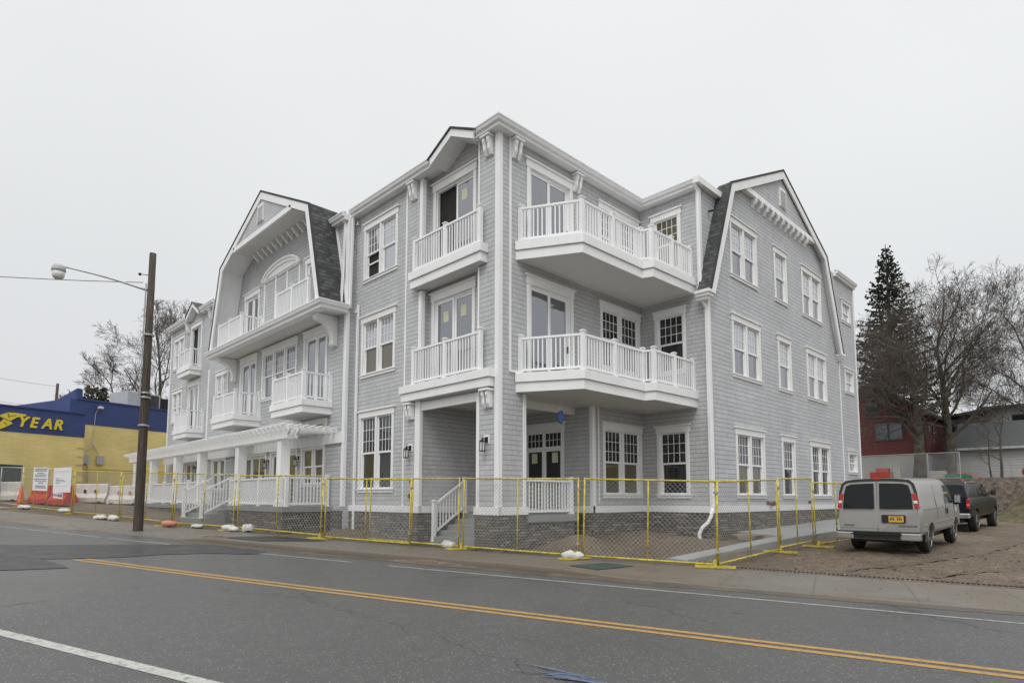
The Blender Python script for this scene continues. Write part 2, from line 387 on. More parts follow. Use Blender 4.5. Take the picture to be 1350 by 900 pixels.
simple('bark',(.10,.088,.07),.95,var=.45,scale=4,bump=.03,bscale=14); simple('twig',(.112,.092,.078),.95,var=.25,scale=2); simple('mossy_bark',(.082,.076,.052),.95,var=.5,scale=3,bump=.03,bscale=14)
simple('needles',(.040,.052,.032),.9,var=.45,scale=1.2); simple('pine_needles',(.075,.085,.06),.9,var=.4,scale=1.5); simple('hvac_grey',(.42,.43,.43),.6,var=.08); simple('blue_plastic',(.05,.11,.34),.4,var=.2,scale=9)
simple('lumber',(.40,.27,.16),.8,var=.15,scale=6); simple('equipment_red',(.40,.05,.03),.6,var=.15); simple('equipment_green',(.02,.17,.10),.5); simple('equipment_cream',(.55,.53,.45),.7); simple('grass_brown',(.11,.095,.05),.95,var=.5,scale=3,bump=.08,bscale=20)
simple('copper_rust',(.14,.07,.05),.6,.3,var=.3,scale=9); simple('mesh_wire',(.33,.34,.33),.55,.3,var=.1); simple('drain_iron',(.03,.03,.03),.7,var=.3)

# ---------------------------------------------------------------- terrain height
DV=Vector((-0.95074708,-0.30996772)); NV=Vector((-0.30996772,0.95074708))
def G(x,y):
    px,py=x-CAM.x,y-CAM.y; t=px*DV.x+py*DV.y; n=px*NV.x+py*NV.y
    z=.02*t
    if t>6: z+=.0004*(min(t,40)-6)**2+max(0,min(t,70)-40)*.0272
    if t>40: z-= .02*(t-40)*.7
    if t<-60: z+=.02*(-t-60)
    if n>15: z+=.028*(min(n,40)-15)
    return z
def tn(t,n): return CAM.x+DV.x*t+NV.x*n, CAM.y+DV.y*t+NV.y*n
def kerb_h(t):
    # raised kerb only between the driveway apron and the left crossing
    a=min(1,max(0,(t-3.6)/1.6)); b=min(1,max(0,(16.9-t)/1.2)); return .012+.10*a*b
def swz(t,n):
    x,y=tn(t,n); f=min(1,max(0,(n-11.62)/2.6)); return G(x,y)+kerb_h(t)*(1-f)+.03*f
# ---------------------------------------------------------------- ground, road, pavement
def strip(name,mat,ts,ns,zf,kind='structure'):
    vs=[];fs=[]
    for t in ts:
        for n in ns:
            x,y=tn(t,n); vs.append((x,y,zf(t,n)))
    m=len(ns)
    for i in range(len(ts)-1):
        for j in range(m-1): fs.append((i*m+j,i*m+j+1,(i+1)*m+j+1,(i+1)*m+j))
    mb=MB().add(vs,fs); o=mb.build(name,mat,fix=False)
    me=o.data
    if me.polygons[0].normal.z<0: me.flip_normals()
    for p in me.polygons: p.use_smooth=True
    return tag(o,kind=kind)
def fr(a,b,s):
    k=max(1,round((b-a)/s)); return [a+(b-a)*i/k for i in range(k+1)]
from mathutils import noise as mn
def dirt_z(x,y,t,n):
    z=G(x,y)+.02
    a=min(1,max(0,(n-14.4)/1.0))
    z+=a*(.05*mn.noise(Vector((x*.8,y*.8,0)))+.045*mn.noise(Vector((x*2.7,y*2.7,3)))+.03*mn.noise(Vector((x*6.3,y*6.3,5))))
    # spoil heaped against the recess of the right side, and by the front stairs
    for cx,cy,r,h in ((1.0,2.1,.9,.42),(1.6,5.6,1.5,.25),(.9,4.4,1.2,.22),(3.6,4.8,1.2,.12),(-6.5,-.75,.9,.25),(3.4,2.4,.8,.13)):
        d=((x-cx)**2+(y-cy)**2)/(r*r)
        if d<4: z+=h*math.exp(-d*1.3)*(1+.35*mn.noise(Vector((x*3,y*3,9))))
    # tyre ruts on the lot
    if 6<x<13 and y<26:
        for q in (8.7,10.4):
            w=q+.25*math.sin(y*.25); z-=.035*math.exp(-((x-w)/.16)**2)
    return z
def gz(t,n):
    x,y=tn(t,n)
    if n<14.0: return G(x,y)-.10
    if n<14.25: return G(x,y)-.10+(n-14.0)*.4
    return dirt_z(x,y,t,n)
ts=[-260,-160,-100,-70,-50]+fr(-40,-16,3)[0:]+fr(-15,32,.22)+fr(33,60,1.5)+[75,100,150,230]
ns=[-200,-100,-50,-25,-10]+[0,6,12,14.0,14.25]+fr(14.45,34,.25)+fr(35,60,2)+[75,100,150,250,400]
strip('ground',M['brown_dirt'],ts,ns,gz)
rt=fr(-60,60,1.0)
strip('road',M['asphalt'],rt,[-8,-4,0,3,6,9,11.5],lambda t,n:G(*tn(t,n)))
kt=fr(-60,60,.5)
strip('kerb',M['sidewalk_concrete'],kt,[11.5,11.501,11.515,11.63],lambda t,n:G(*tn(t,n))+(-.02 if n<11.5005 else kerb_h(t)-.015 if n<11.51 else kerb_h(t)+.003))
strip('sidewalk',M['sidewalk_concrete'],kt,[11.64,12.4,13.3,14.24],lambda t,n:swz(t,n) if n<14.2 else swz(t,n)-0.0)
def mark(name,mat,t0,t1,n0,n1,dz=.004,step=1.0):
    return strip(name,mat,fr(t0,t1,step),[n0,n1],lambda t,n:G(*tn(t,n))+dz)
mark('road_marking',M['road_paint_white'],-60,60,3.34,3.48)
for a,b in ((-60,14.1),(17.2,60)):
    mark('road_marking',M['road_paint_yellow'],a,b,7.20,7.31); mark('road_marking',M['road_paint_yellow'],a,b,7.41,7.52)
for a,b in ((-60,8.4),(9.4,13.3),(15.3,18.6),(18.9,60)): mark('road_marking',M['road_paint_worn'],a,b,10.40,10.49)
def patch(name,mat,poly,dz,zf=None,kind='structure'):
    """flat patch following the ground: triangulated polygon of world xy points"""
    bm=bmesh.new(); vs=[bm.verts.new((x,y,0)) for x,y in poly]; f=bm.faces.new(vs)
    bmesh.ops.triangulate(bm,faces=[f])
    for _ in range(4):
        es=[e for e in bm.edges if e.calc_length()>.35]
        if not es: break
        bmesh.ops.subdivide_edges(bm,edges=es,cuts=1); bmesh.ops.triangulate(bm,faces=bm.faces)
    for v in bm.verts: v.co.z=(zf or G)(v.co.x,v.co.y)+dz
    bmesh.ops.recalc_face_normals(bm,faces=bm.faces)
    me=bpy.data.meshes.new(name); bm.to_mesh(me); bm.free()
    if me.polygons[0].normal.z<0: me.flip_normals()
    o=bpy.data.objects.new(name,me); COL.objects.link(o); me.materials.append(mat)
    return tag(o,kind=kind)
patch('road_patch',M['fresh_asphalt'],[(-8.9,-12.4),(-8.3,-9.9),(-7.3,-8.2),(-6.6,-6.6),(-5.9,-5.25),(-4.75,-4.95),(-3.3,-4.75),(-2.9,-5.2),(-3.7,-6.0),(-3.9,-6.9),(-3.75,-7.7),(-3.95,-8.5),(-4.2,-9.1),(-3.1,-8.95),(-2.35,-8.9),(-2.5,-9.6),(-2.9,-10.7),(-5,-12.2)],.009)
def sw_w(x,y):
    px,py=x-CAM.x,y-CAM.y; return swz(px*DV.x+py*DV.y,px*NV.x+py*NV.y)
patch('sidewalk_patch',M['fresh_asphalt'],[tn(16.0,12.0),tn(14.0,11.9),tn(13.2,13.6),tn(15.6,13.9)],.012,sw_w)
patch('utility_cover',M['container_green'],[tn(4.98,12.15),tn(4.6,13.45),tn(3.9,13.35),tn(4.3,12.05)],.010,sw_w)
def spray(mat,c,n,L,seed,ang):
    rr=random.Random(seed)
    for k in range(n):
        a=ang+rr.uniform(-.25,.25); l=L*rr.uniform(.35,1); w=rr.uniform(.006,.020)
        cx,cy=c[0]+rr.uniform(-.25,.25),c[1]+rr.uniform(-.10,.10); dx,dy=math.cos(a)*l/2,math.sin(a)*l/2
        patch('spray_marking',mat,[(cx-dx,cy-dy),(cx-dy*w/l*2,cy+dx*w/l*2),(cx+dx,cy+dy),(cx+dy*w/l*2,cy-dx*w/l*2)],.006+k*.0007)
spray(M['marking_spray_blue'],tn(2.1,5.1),14,.85,3,R(22)); spray(M['marking_spray_orange'],tn(1.45,9.1),3,.3,5,R(-10))
# slot drain behind the apron
mb=MB()
for k in range(150):
    t=2.0-k*.08
    if t<-10: break
    x,y=tn(t,14.28+ (2-t)*.012); z=G(x,y)+.062
    mb.bar((x,y,z),(x+DV.x*.045,y+DV.y*.045,z-.001),.09,.02)
tag(mb.build('slot_drain',M['drain_iron']),'narrow black slot drain between the concrete driveway apron and the dirt lot','drain')
# silt washed along the kerb, and darker wheel tracks over the lot
def silt():
    t=NT('silt',.6); a=t.noise(1.3,6,rough=.7)
    t.col(t.ramp(a,[(.32,(.06,.052,.042)),(.5,(.088,.072,.052)),(.7,(.13,.105,.075))])); t.rough(t.mapr(a,.35,.6,.35,.7)); t.bump(t.noise(50,4),.006,.6); M['silt']=t.m
silt()
strip('silt_film',M['silt'],fr(-9,17.5,.3),[0,1],lambda t,n:0) if 0 else None
vs=[];fs=[];tt=fr(-9,17.4,.25)
for i,t in enumerate(tt):
    n0=10.98+.22*mn.noise(Vector((t*.5,3,0)))+.07*mn.noise(Vector((t*2.3,5,0)))+.35*max(0,(3-t)/12)
    for n in(n0,11.49):
        x,y=tn(t,n); vs.append((x,y,G(x,y)+.004))
fs=[(2*i,2*i+1,2*i+3,2*i+2) for i in range(len(tt)-1)]
o=MB().add(vs,fs).build('silt_film',M['silt'],fix=False); o['kind']='structure'
if o.data.polygons[0].normal.z<0: o.data.flip_normals()
simple('wet_mud',(.085,.064,.043),.5,var=.35,scale=5,bump=.02,bscale=30)
def track(path,w,seed):
    vs=[];P=[]
    for a,b in zip(path,path[1:]):
        for k in range(14): P.append(Vector(a).lerp(Vector(b),k/14))
    for i in range(len(P)-1):
        d=(P[min(i+1,len(P)-1)]-P[max(i-1,0)]).normalized(); n=Vector((-d.y,d.x))
        for sgn in(-1,1):
            q=P[i]+n*sgn*(w/2+.05*mn.noise(Vector((i*.4,sgn*3,seed))))
            px,py=q.x-CAM.x,q.y-CAM.y; vs.append((q.x,q.y,dirt_z(q.x,q.y,px*DV.x+py*DV.y,px*NV.x+py*NV.y)+.012))
    fs=[(2*i,2*i+1,2*i+3,2*i+2) for i in range(len(vs)//2-1)]
    o=MB().add(vs,fs).build('tyre_track',M['wet_mud'],fix=False); o['kind']='structure'
    if o.data.polygons[0].normal.z<0: o.data.flip_normals()
for i,(dx,w) in enumerate(((0,.22),(1.55,.2))):
    track([(7.3+dx,3.6+dx*.25),(8.3+dx,7.0),(9.0+dx,11.5),(9.2+dx,16.5),(8.6+dx,22.5)],w,i)
    track([(10.6+dx,4.9+dx*.25),(10.3+dx*.8,8.0),(9.9+dx*.9,12.5),(9.9+dx,19)],w*.8,i+5)
# mound of mud in the gutter left of the kerb end
def mound(name,mat,cx,cy,rx,ry,h,ang,kind,label=None,cat=None,seed=1,z0=None,rough=.5):
    vs=[];fs=[];n=36;m=14
    for i in range(m+1):
        r=i/m
        for k in range(n):
            a=2*math.pi*k/n; x=rx*r*math.cos(a); y=ry*r*math.sin(a)
            X=cx+x*math.cos(ang)-y*math.sin(ang); Y=cy+x*math.sin(ang)+y*math.cos(ang)
            zz=h*(math.cos(r*math.pi)*.5+.5)*(1+rough*mn.noise(Vector((X*1.3/h**.3,Y*1.3/h**.3,seed))))+.25*h*rough*(1-r)*mn.noise(Vector((X*4,Y*4,seed)))
            vs.append((X,Y,(G(X,Y) if z0 is None else z0)+zz-(.03 if r==1 else 0)))
    for i in range(m):
        for k in range(n): fs.append((i*n+k,i*n+(k+1)%n,(i+1)*n+(k+1)%n,(i+1)*n+k))
    o=MB().add(vs,fs).build(name,mat,smooth=True); o['kind']=kind
    return o
x,y=tn(15.9,11.9); mound('mud_heap',M['brown_dirt'],x,y,.95,.42,.17,R(198),'structure',seed=4)
x,y=tn(8.0,11.35); mound('mud_heap',M['brown_dirt'],x,y,1.5,.3,.07,R(198),'structure',seed=6)
x,y=tn(22.9,11.5); mound('mud_heap',M['sidewalk_concrete'],x,y,.9,.4,.14,R(198),'structure',seed=8)

# ---------------------------------------------------------------- the apartment building
B=thing('apartment_building','three storey grey shingled apartment building with white trim, balconies and two gambrel gables','building')
class Fr:
    """frame on a facade: a along the wall, d outwards, z up"""
    def __init__(s,kind,plane): s.k=kind; s.p=plane
    def P(s,a,d,z):
        return (a,s.p-d,z) if s.k=='F' else (s.p+d,a,z)
    def box(s,mb,a0,a1,d0,d1,z0,z1):
        p=s.P(a0,d0,z0); q=s.P(a1,d1,z1); mb.box(p[0],q[0],p[1],q[1],p[2],q[2]); return mb
def wall(name,fr_,a0,a1,z0,z1,holes,mat,depth=.14):
    mb=MB(); hs=[h for h in holes]
    As=sorted({a0,a1,*[x for h in hs for x in h[:2] if a0<x<a1]}); Zs=sorted({z0,z1,*[x for h in hs for x in h[2:4] if z0<x<z1]})
    for i in range(len(As)-1):
        for j in range(len(Zs)-1):
            ca=(As[i]+As[i+1])/2; cz=(Zs[j]+Zs[j+1])/2
            if any(h[0]<ca<h[1] and h[2]<cz<h[3] for h in hs): continue
            mb.quad(fr_.P(As[i],0,Zs[j]),fr_.P(As[i+1],0,Zs[j]),fr_.P(As[i+1],0,Zs[j+1]),fr_.P(As[i],0,Zs[j+1]))
    o=mb.build(name,mat,B,fix=False)
    # orient outward
    want=Vector((0,-1,0)) if fr_.k=='F' else Vector((1,0,0))
    if o.data.polygons and o.data.polygons[0].normal.dot(want)<0: o.data.flip_normals()
    return o
HOLES={}
def window(fr_,a0,a1,z0,z1,units=2,gl='glass_sky',open_left=False,grid=(4,3),head=.26,split=.5,jam=.12,name='window',apron=True,parent=None,gl2=None):
    """double hung window with casing, head board and sill; returns its hole"""
    m=MB(); c0,c1=a0+.07,a1-.07
    sill=.13
    fr_.box(m,c0-.03,c1+.03,.0,.045,z1-head,z1-.05); fr_.box(m,a0-.01,a1+.01,.0,.09,z1-.05,z1)
    fr_.box(m,c0,c0+jam,0,.035,z0+sill,z1-head); fr_.box(m,c1-jam,c1,0,.035,z0+sill,z1-head)
    fr_.box(m,c0-.05,c1+.05,0,.07,z0+sill-.04,z0+sill); fr_.box(m,c0-.03,c1+.03,0,.04,z0,z0+sill-.04)
    w0,w1=c0+jam,c1-jam; mull=.11; uw=(w1-w0-mull*(units-1))/units
    for k in range(1,units): x=w0+k*uw+(k-1)*mull; fr_.box(m,x,x+mull,-.1,.03,z0+sill,z1-head)
    # reveals
    fr_.box(m,w0-.02,w0,-.14,.0,z0+sill,z1-head); fr_.box(m,w1,w1+.02,-.14,.0,z0+sill,z1-head)
    fr_.box(m,w0-.02,w1+.02,-.14,0.0,z0+sill-.02,z0+sill-.001) ; fr_.box(m,w0-.02,w1+.02,-.14,0,z1-head+.001,z1-head+.02)
    wob=bevel(m.build(name,M['window_white'],B),.006,1)
    s=MB(); g=MB(); p=MB(); p2=MB()
    zb,zt=z0+sill,z1-head; zm=zb+(zt-zb)*split
    for k in range(units):
        x0=w0+k*(uw+mull); x1=x0+uw
        f=.035
        fr_.box(s,x0,x0+f,-.10,-.03,zb,zt); fr_.box(s,x1-f,x1,-.10,-.03,zb,zt); fr_.box(s,x0+f,x1-f,-.10,-.03,zt-.04,zt); fr_.box(s,x0+f,x1-f,-.10,-.03,zb,zb+.05)
        fr_.box(s,x0+f,x1-f,-.09,-.035,zm-.03,zm+.03)
        # upper sash stiles, lower sash stiles further in
        fr_.box(s,x0+f,x0+f+.025,-.07,-.04,zm+.03,zt-.04); fr_.box(s,x1-f-.025,x1-f,-.07,-.04,zm+.03,zt-.04)
        lift=.0
        if open_left and k==0: lift=.30
        fr_.box(s,x0+f,x0+f+.035,-.10,-.075,zb+.05,zm-.03); fr_.box(s,x1-f-.035,x1-f,-.10,-.075,zb+.05,zm-.03)
        if lift: fr_.box(s,x0+f,x1-f,-.10,-.075,zb+.05+lift*1.6,zb+.10+lift*1.6)
        ga,gb=x0+f+.025,x1-f-.025; nc,nr=grid
        for i in range(1,nc): x=ga+(gb-ga)*i/nc; fr_.box(g,x-.009,x+.009,-.063,-.047,zm+.03,zt-.04)
        for j in range(1,nr): z=zm+.03+(zt-.07-zm)*j/nr; fr_.box(g,ga,gb,-.0635,-.0465,z-.009,z+.009)
        p.quad(fr_.P(ga,-.058,zm+.03),fr_.P(gb,-.058,zm+.03),fr_.P(gb,-.058,zt-.04),fr_.P(ga,-.058,zt-.04))
        q=p if not gl2 else p2
        if lift: q=None
        if q is not None: q.quad(fr_.P(ga,-.09,zb+.05),fr_.P(gb,-.09,zb+.05),fr_.P(gb,-.09,zm-.03),fr_.P(ga,-.09,zm-.03))
        else:
            p3=MB().quad(fr_.P(ga,-.12,zb+.05),fr_.P(gb,-.12,zb+.05),fr_.P(gb,-.12,zm-.03),fr_.P(ga,-.12,zm-.03)).build('dark_opening',M['dark_interior'],wob)
    s.build('sash',M['vinyl_white'],wob); g.build('muntin_grid',M['vinyl_white'],wob)
    p.build('pane',M[gl],wob,fix=False)
    if p2.f: p2.build('pane',M[gl2],wob,fix=False)
    return (w0-.005,w1+.005,z0+sill,z1-head)
def door(fr_,a0,a1,z0,z1,gl='glass_sky',open_left=False,stickers=(),head=.28,leaves=2,name='balcony_door',transom=0):
    m=MB(); c0,c1=a0+.08,a1-.08; jam=.13
    fr_.box(m,c0-.03,c1+.03,0,.045,z1-head,z1-.05); fr_.box(m,a0-.01,a1+.01,0,.09,z1-.05,z1)
    fr_.box(m,c0,c0+jam,0,.035,z0,z1-head); fr_.box(m,c1-jam,c1,0,.035,z0,z1-head)
    w0,w1=c0+jam,c1-jam
    fr_.box(m,w0-.02,w0,-.14,0,z0,z1-head); fr_.box(m,w1,w1+.02,-.14,0,z0,z1-head); fr_.box(m,w0-.02,w1+.02,-.14,0,z1-head+.001,z1-head+.02)
    db=bevel(m.build(name,M['window_white'],B),.006,1)
    zt=z1-head; s=MB(); p=MB(); lw=(w1-w0)/leaves
    ztop=zt-transom if transom else zt
    fr_.box(s,w0,w1,-.12,-.03,zt-.05,zt); fr_.box(s,w0,w0+.04,-.12,-.03,z0,zt-.05); fr_.box(s,w1-.04,w1,-.12,-.03,z0,zt-.05); 
    if transom:
        fr_.box(s,w0+.04,w1-.04,-.11,-.02,ztop-.03,ztop+.05)
    for k in range(leaves):
        x0=w0+k*lw+.0; x1=x0+lw; dd=-.06 if k%2==0 else -.10
        if k==0:x0+=.04
        if k==leaves-1:x1-=.04
        if open_left and k==0:
            # leaf slid away: dark room shows
            MB().quad(fr_.P(x0,-.14,z0),fr_.P(x1,-.14,z0),fr_.P(x1,-.14,zt-.05),fr_.P(x0,-.14,zt-.05)).build('dark_opening',M['dark_interior'],db,fix=False)
            continue
        f=.075; zz=ztop-.05 if not transom else ztop-.03
        fr_.box(s,x0,x0+f,dd-.02,dd+.02,z0,zz); fr_.box(s,x1-f,x1,dd-.02,dd+.02,z0,zz); fr_.box(s,x0+f,x1-f,dd-.02,dd+.02,zz-f,zz); fr_.box(s,x0+f,x1-f,dd-.02,dd+.02,z0,z0+.12)
        p.quad(fr_.P(x0+f,dd,z0+.12),fr_.P(x1-f,dd,z0+.12),fr_.P(x1-f,dd,zz-f),fr_.P(x0+f,dd,zz-f))
        if transom:
            fr_.box(s,x0,x0+.05,dd-.02,dd+.02,ztop+.05,zt-.05); fr_.box(s,x1-.05,x1,dd-.02,dd+.02,ztop+.05,zt-.05)
            ga,gb,za,zb=x0+.05,x1-.05,ztop+.05,zt-.05
            for i in range(1,4): x=ga+(gb-ga)*i/4; fr_.box(s,x-.009,x+.009,dd-.005,dd+.012,za,zb)
            fr_.box(s,ga,gb,dd-.006,dd+.013,(za+zb)/2-.009,(za+zb)/2+.009)
            p.quad(fr_.P(ga,dd,za),fr_.P(gb,dd,za),fr_.P(gb,dd,zb),fr_.P(ga,dd,zb))
    s.build('door_leaf_frame',M['vinyl_white'],db); p.build('pane',M[gl],db,fix=False)
    h=MB(); xm=w0+lw+.05
    fr_.box(h,w1-.10,w1-.07,-.05,-.02,z0+.95,z0+1.15); h.build('door_handle',M['black_metal'],db)
    for a,zc in stickers:
        st=MB(); w,hh=.13,.17; dd=-.055 if a<(a0+a1)/2 else -.095
        st.quad(fr_.P(a-w,dd,zc-hh),fr_.P(a+w,dd,zc-hh),fr_.P(a+w,dd,zc+hh),fr_.P(a-w,dd,zc+hh)).build('window_sticker',M['sticker_paper'],db,fix=False)
    return (w0-.005,w1+.005,z0,z1-head)
# facade frames
FM=Fr('F',0.0); FD=Fr('F',.3); MI=Fr('F',-.3); AB=Fr('R',0.0); BC=Fr('F',6.9); GA=Fr('R',2.52); PO=Fr('F',4.05)
h={k:[] for k in 'FM FD MI AB BC GA PO'.split()}
WB=1.16; TOP=11.95
# front, main block
h['FM']+=[window(FM,-7.19,-4.89,1.78,4.62,gl='glass_dark',split=.5), window(FM,-7.17,-4.90,5.77,8.0,gl='glass_pale',gl2='glass_tan'), window(FM,-7.13,-4.85,9.2,11.4,gl='glass_pale',open_left=True)]
h['FD']+=[door(FD,-3.47,-1.22,5.1,8.03,stickers=((-2.75,7.18),(-1.95,7.22))), door(FD,-3.44,-1.2,8.68,11.62,open_left=True,stickers=((-1.95,10.85),))]
# front, left block
h['FM']+=[window(FM,-29.45,-27.3,9.3,11.39,gl='glass_pale'), window(FM,-29.3,-27.3,6.03,8.12,gl='glass_sky'), door(FM,-26.3,-24.2,8.95,11.62,open_left=True), door(FM,-26.35,-24.3,5.35,8.2), door(FM,-26.3,-24.3,1.3,3.75,gl='glass_tan',head=.2)]
# middle section
h['MI']+=[window(MI,-15.08,-11.5,5.8,8.14,units=3,gl='glass_sky',grid=(4,3),head=.3), door(MI,-11.06,-8.95,5.15,8.14), door(MI,-17.65,-15.55,5.15,8.14), window(MI,-20.9,-19.0,5.95,8.0,gl='glass_pale'),
 door(MI,-17.4,-15.5,8.55,11.2,open_left=False,gl='glass_sky'), door(MI,-11.1,-9.0,8.55,11.2)]
h['MI']+=[window(MI,-11.0,-8.95,2.0,3.58,gl='glass_tan',head=.14,grid=(1,1)) , door(MI,-13.9,-11.15,1.3,3.58,gl='glass_tan',head=.14,leaves=3), door(MI,-16.95,-14.1,1.3,3.58,gl='glass_tan',head=.14,leaves=3), window(MI,-21.0,-18.9,1.9,3.58,gl='glass_tan',head=.14,grid=(1,1))]
# taller heads peeping above the pergola
m=MB(); MI.box(m,-11.05,-8.9,0,.06,4.12,4.55); 
for x0 in(-10.75,-9.75): MI.box(m,x0,x0+.75,.06,.075,4.1,4.4)
mo=m.build('transom_window',M['window_white'],B)
pm=MB();mm=MB()
for x0 in(-10.69,-9.69):
    pm.quad(MI.P(x0,.08,4.05),MI.P(x0+.63,.08,4.05),MI.P(x0+.63,.08,4.34),MI.P(x0,.08,4.34))
    for i in range(1,4): MI.box(mm,x0+.63*i/4-.01,x0+.63*i/4+.01,.082,.09,4.05,4.34)
pm.build('pane',M['glass_dark'],mo,fix=False); mm.build('muntin_grid',M['vinyl_white'],mo)
m=MB(); MI.box(m,-17.1,-11.9,0,.10,4.18,4.46); MI.box(m,-17.2,-11.8,0,.16,4.46,4.52); m.build('head_board',M['white_trim'],B)
# right side of the corner block
h['AB']+=[door(AB,1.02,3.23,5.05,8.0), door(AB,1.02,3.23,8.7,11.5,gl='glass_sky'), window(AB,4.5,6.83,1.6,4.05,gl='glass_dark',gl2='glass_tan'), window(AB,4.44,6.84,5.75,8.0,gl='glass_dark'), window(AB,4.44,6.84,9.25,11.4,gl='glass_tan')]
h['BC']+=[window(BC,.47,1.82,1.6,4.03,units=1,gl='glass_dark'), window(BC,.47,1.8,5.72,7.99,units=1,gl='glass_dark'), window(BC,.42,1.7,9.25,11.45,units=1,gl='glass_tan')]
h['GA']+=[window(GA,8.5,10.9,1.6,4.02,gl='glass_dark',gl2='glass_tan'), window(GA,12.3,13.72,1.6,4.02,units=1,gl='glass_dark'), window(GA,15.25,17.65,1.6,4.02,gl='glass_dark'),
 window(GA,8.45,10.85,5.7,7.93,gl='glass_pale',gl2='glass_sky'), window(GA,12.28,13.68,5.7,7.93,units=1,gl='glass_pale',gl2='glass_sky'), window(GA,15.2,17.6,5.7,7.93,gl='glass_pale',gl2='glass_sky'),
 window(GA,8.5,10.78,9.2,11.43,gl='glass_pale',gl2='glass_sky'), window(GA,12.2,13.55,9.2,11.43,units=1,gl='glass_pale',gl2='glass_sky'), window(GA,15.0,17.35,9.2,11.43,gl='glass_pale',gl2='glass_sky')]
for z0,z1 in ((2.72,3.87),(6.54,7.78),(9.95,11.12)):
    h['GA'].append(window(GA,19.95,21.35,z0,z1,units=1,gl='glass_pale',grid=(2,2),head=.2))
h['PO']+=[door(PO,-3.15,-1.08,1.13,4.12,gl='glass_dark',transom=.55,stickers=((-2.55,2.95),(-1.65,2.95)),head=.3,name='entrance_door')]
# walls
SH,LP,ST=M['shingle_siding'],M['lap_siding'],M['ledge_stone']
recess=(-3.55,-.81,4.62,TOP)
wall('wall',FM,-7.65,0,WB,TOP,h['FM']+[(-3.55,-.84,WB,4.57),recess],SH)
wall('wall',FM,-30,-21.9,WB,TOP,h['FM'],LP)
wall('wall',FD,-3.55,-.81,4.6,TOP,h['FD'],SH)
m=MB(); 
for a in(-3.55,-.81): m.quad((a,0,4.6),(a,.3,4.6),(a,.3,TOP),(a,0,TOP))
m.build('wall',SH,B)
wall('wall',MI,-21.9,-7.65,WB,8.4,h['MI'],LP)
# upper middle wall keeps inside the gambrel
wall('wall',MI,-17.68,-8.98,8.4,12.3,h['MI'],LP)
m=MB(); gx=-13.33; m.quad((gx-4.35,-.3,12.3),(gx+4.35,-.3,12.3),(gx+3.3,-.3,12.85),(gx-3.3,-.3,12.85))
for s_ in(-1,1): m.add([(gx+s_*4.35,-.3,8.4),(gx+s_*5.52,-.3,8.4),(gx+s_*4.35,-.3,12.3)],[(0,1,2)])
m.build('wall',LP,B,fix=False)
m=MB(); m.quad((-7.65,0,.3),(-7.65,-.3,.3),(-7.65,-.3,TOP-.2),(-7.65,0,TOP-.2)); m.quad((-21.9,0,.3),(-21.9,-.3,.3),(-21.9,-.3,TOP-.2),(-21.9,0,TOP-.2))
m.quad((-7.72,-.301,8.4),(-7.65,-.301,8.4),(-7.65,-.301,TOP-.1),(-8.75,-.301,TOP-.1)); m.quad((-18.94,-.301,8.4),(-21.9,-.301,8.4),(-21.9,-.301,TOP-.1),(-17.9,-.301,TOP-.1))
m.build('wall',LP,B)
wall('wall',AB,0,6.9,4.6,TOP,h['AB'],SH); wall('wall',AB,4.05,6.9,WB,4.6,h['AB'],SH); wall('wall',AB,0,1.02,WB,4.6,[],SH)
m=MB(); m.quad((-.84,0,WB),(-.84,1.02,WB),(-.84,1.02,4.6),(-.84,0,4.6)); m.quad((-.84,1.02,WB),(0,1.02,WB),(0,1.02,4.6),(-.84,1.02,4.6)); m.quad((-3.55,0,WB-.05),(-3.55,4.05,WB-.05),(-3.55,4.05,4.6),(-3.55,0,4.6)); m.build('wall',SH,B)
wall('wall',PO,-3.55,0,WB-.05,4.6,h['PO'],SH)
wall('wall',BC,0,2.3,8.12,TOP,h['BC'],SH); wall('wall',BC,0,2.52,WB,8.12,h['BC'],SH)
wall('wall',Fr('R',2.3),6.9,9.6,8.0,TOP+.05,[],LP)
wall('wall',GA,6.9,21.9,WB,8.2,h['GA'],LP)
# gable wall above the cornice
gc=12.97
m=MB()
wall('wall',GA,8.36,17.58,8.2,12.25,h['GA'],LP)
m=MB(); m.quad((2.52,8.36,12.25),(2.52,17.58,12.25),(2.52,16.6,12.72),(2.52,9.3,12.72)); m.build('wall',LP,B,fix=False); m=MB()
wall('wall',GA,19.2,21.9,8.2,12.1,h['GA'],LP)
for s in(-1,1):
    e=gc+s*4.61; q=gc+s*5.95; m.quad((2.52,q,8.2),(2.52,e,8.2),(2.52,e,12.4),(2.52,e,12.4)) if 0 else m.add([(2.52,gc+s*6.1,8.2),(2.52,e,8.2),(2.52,e,12.4)],[(0,1,2)])
m.add([(2.52,gc+4.7,12.2),(2.52,19.2,8.2),(2.52,19.2,12.1)],[(0,1,2)]); m.build('wall',LP,B)
# hidden flanks and back close the volume
m=MB(); m.quad((-30,0,.5),(-30,22,.5),(-30,22,TOP),(-30,0,TOP)); m.quad((-30,22,.5),(2.52,21.9,.5),(2.52,21.9,TOP),(-30,22,TOP)); m.build('wall',LP,B)
m=MB(); m.add([(-30,0.33,TOP+.03),(-.02,0.33,TOP+.03),(-.02,6.95,TOP+.03),(2.3,6.95,TOP+.03),(2.3,21.9,TOP+.03),(-30,21.9,TOP+.03)],[(0,1,2,3,4,5)]) ; m.build('flat_roof',M['old_roof'],B)
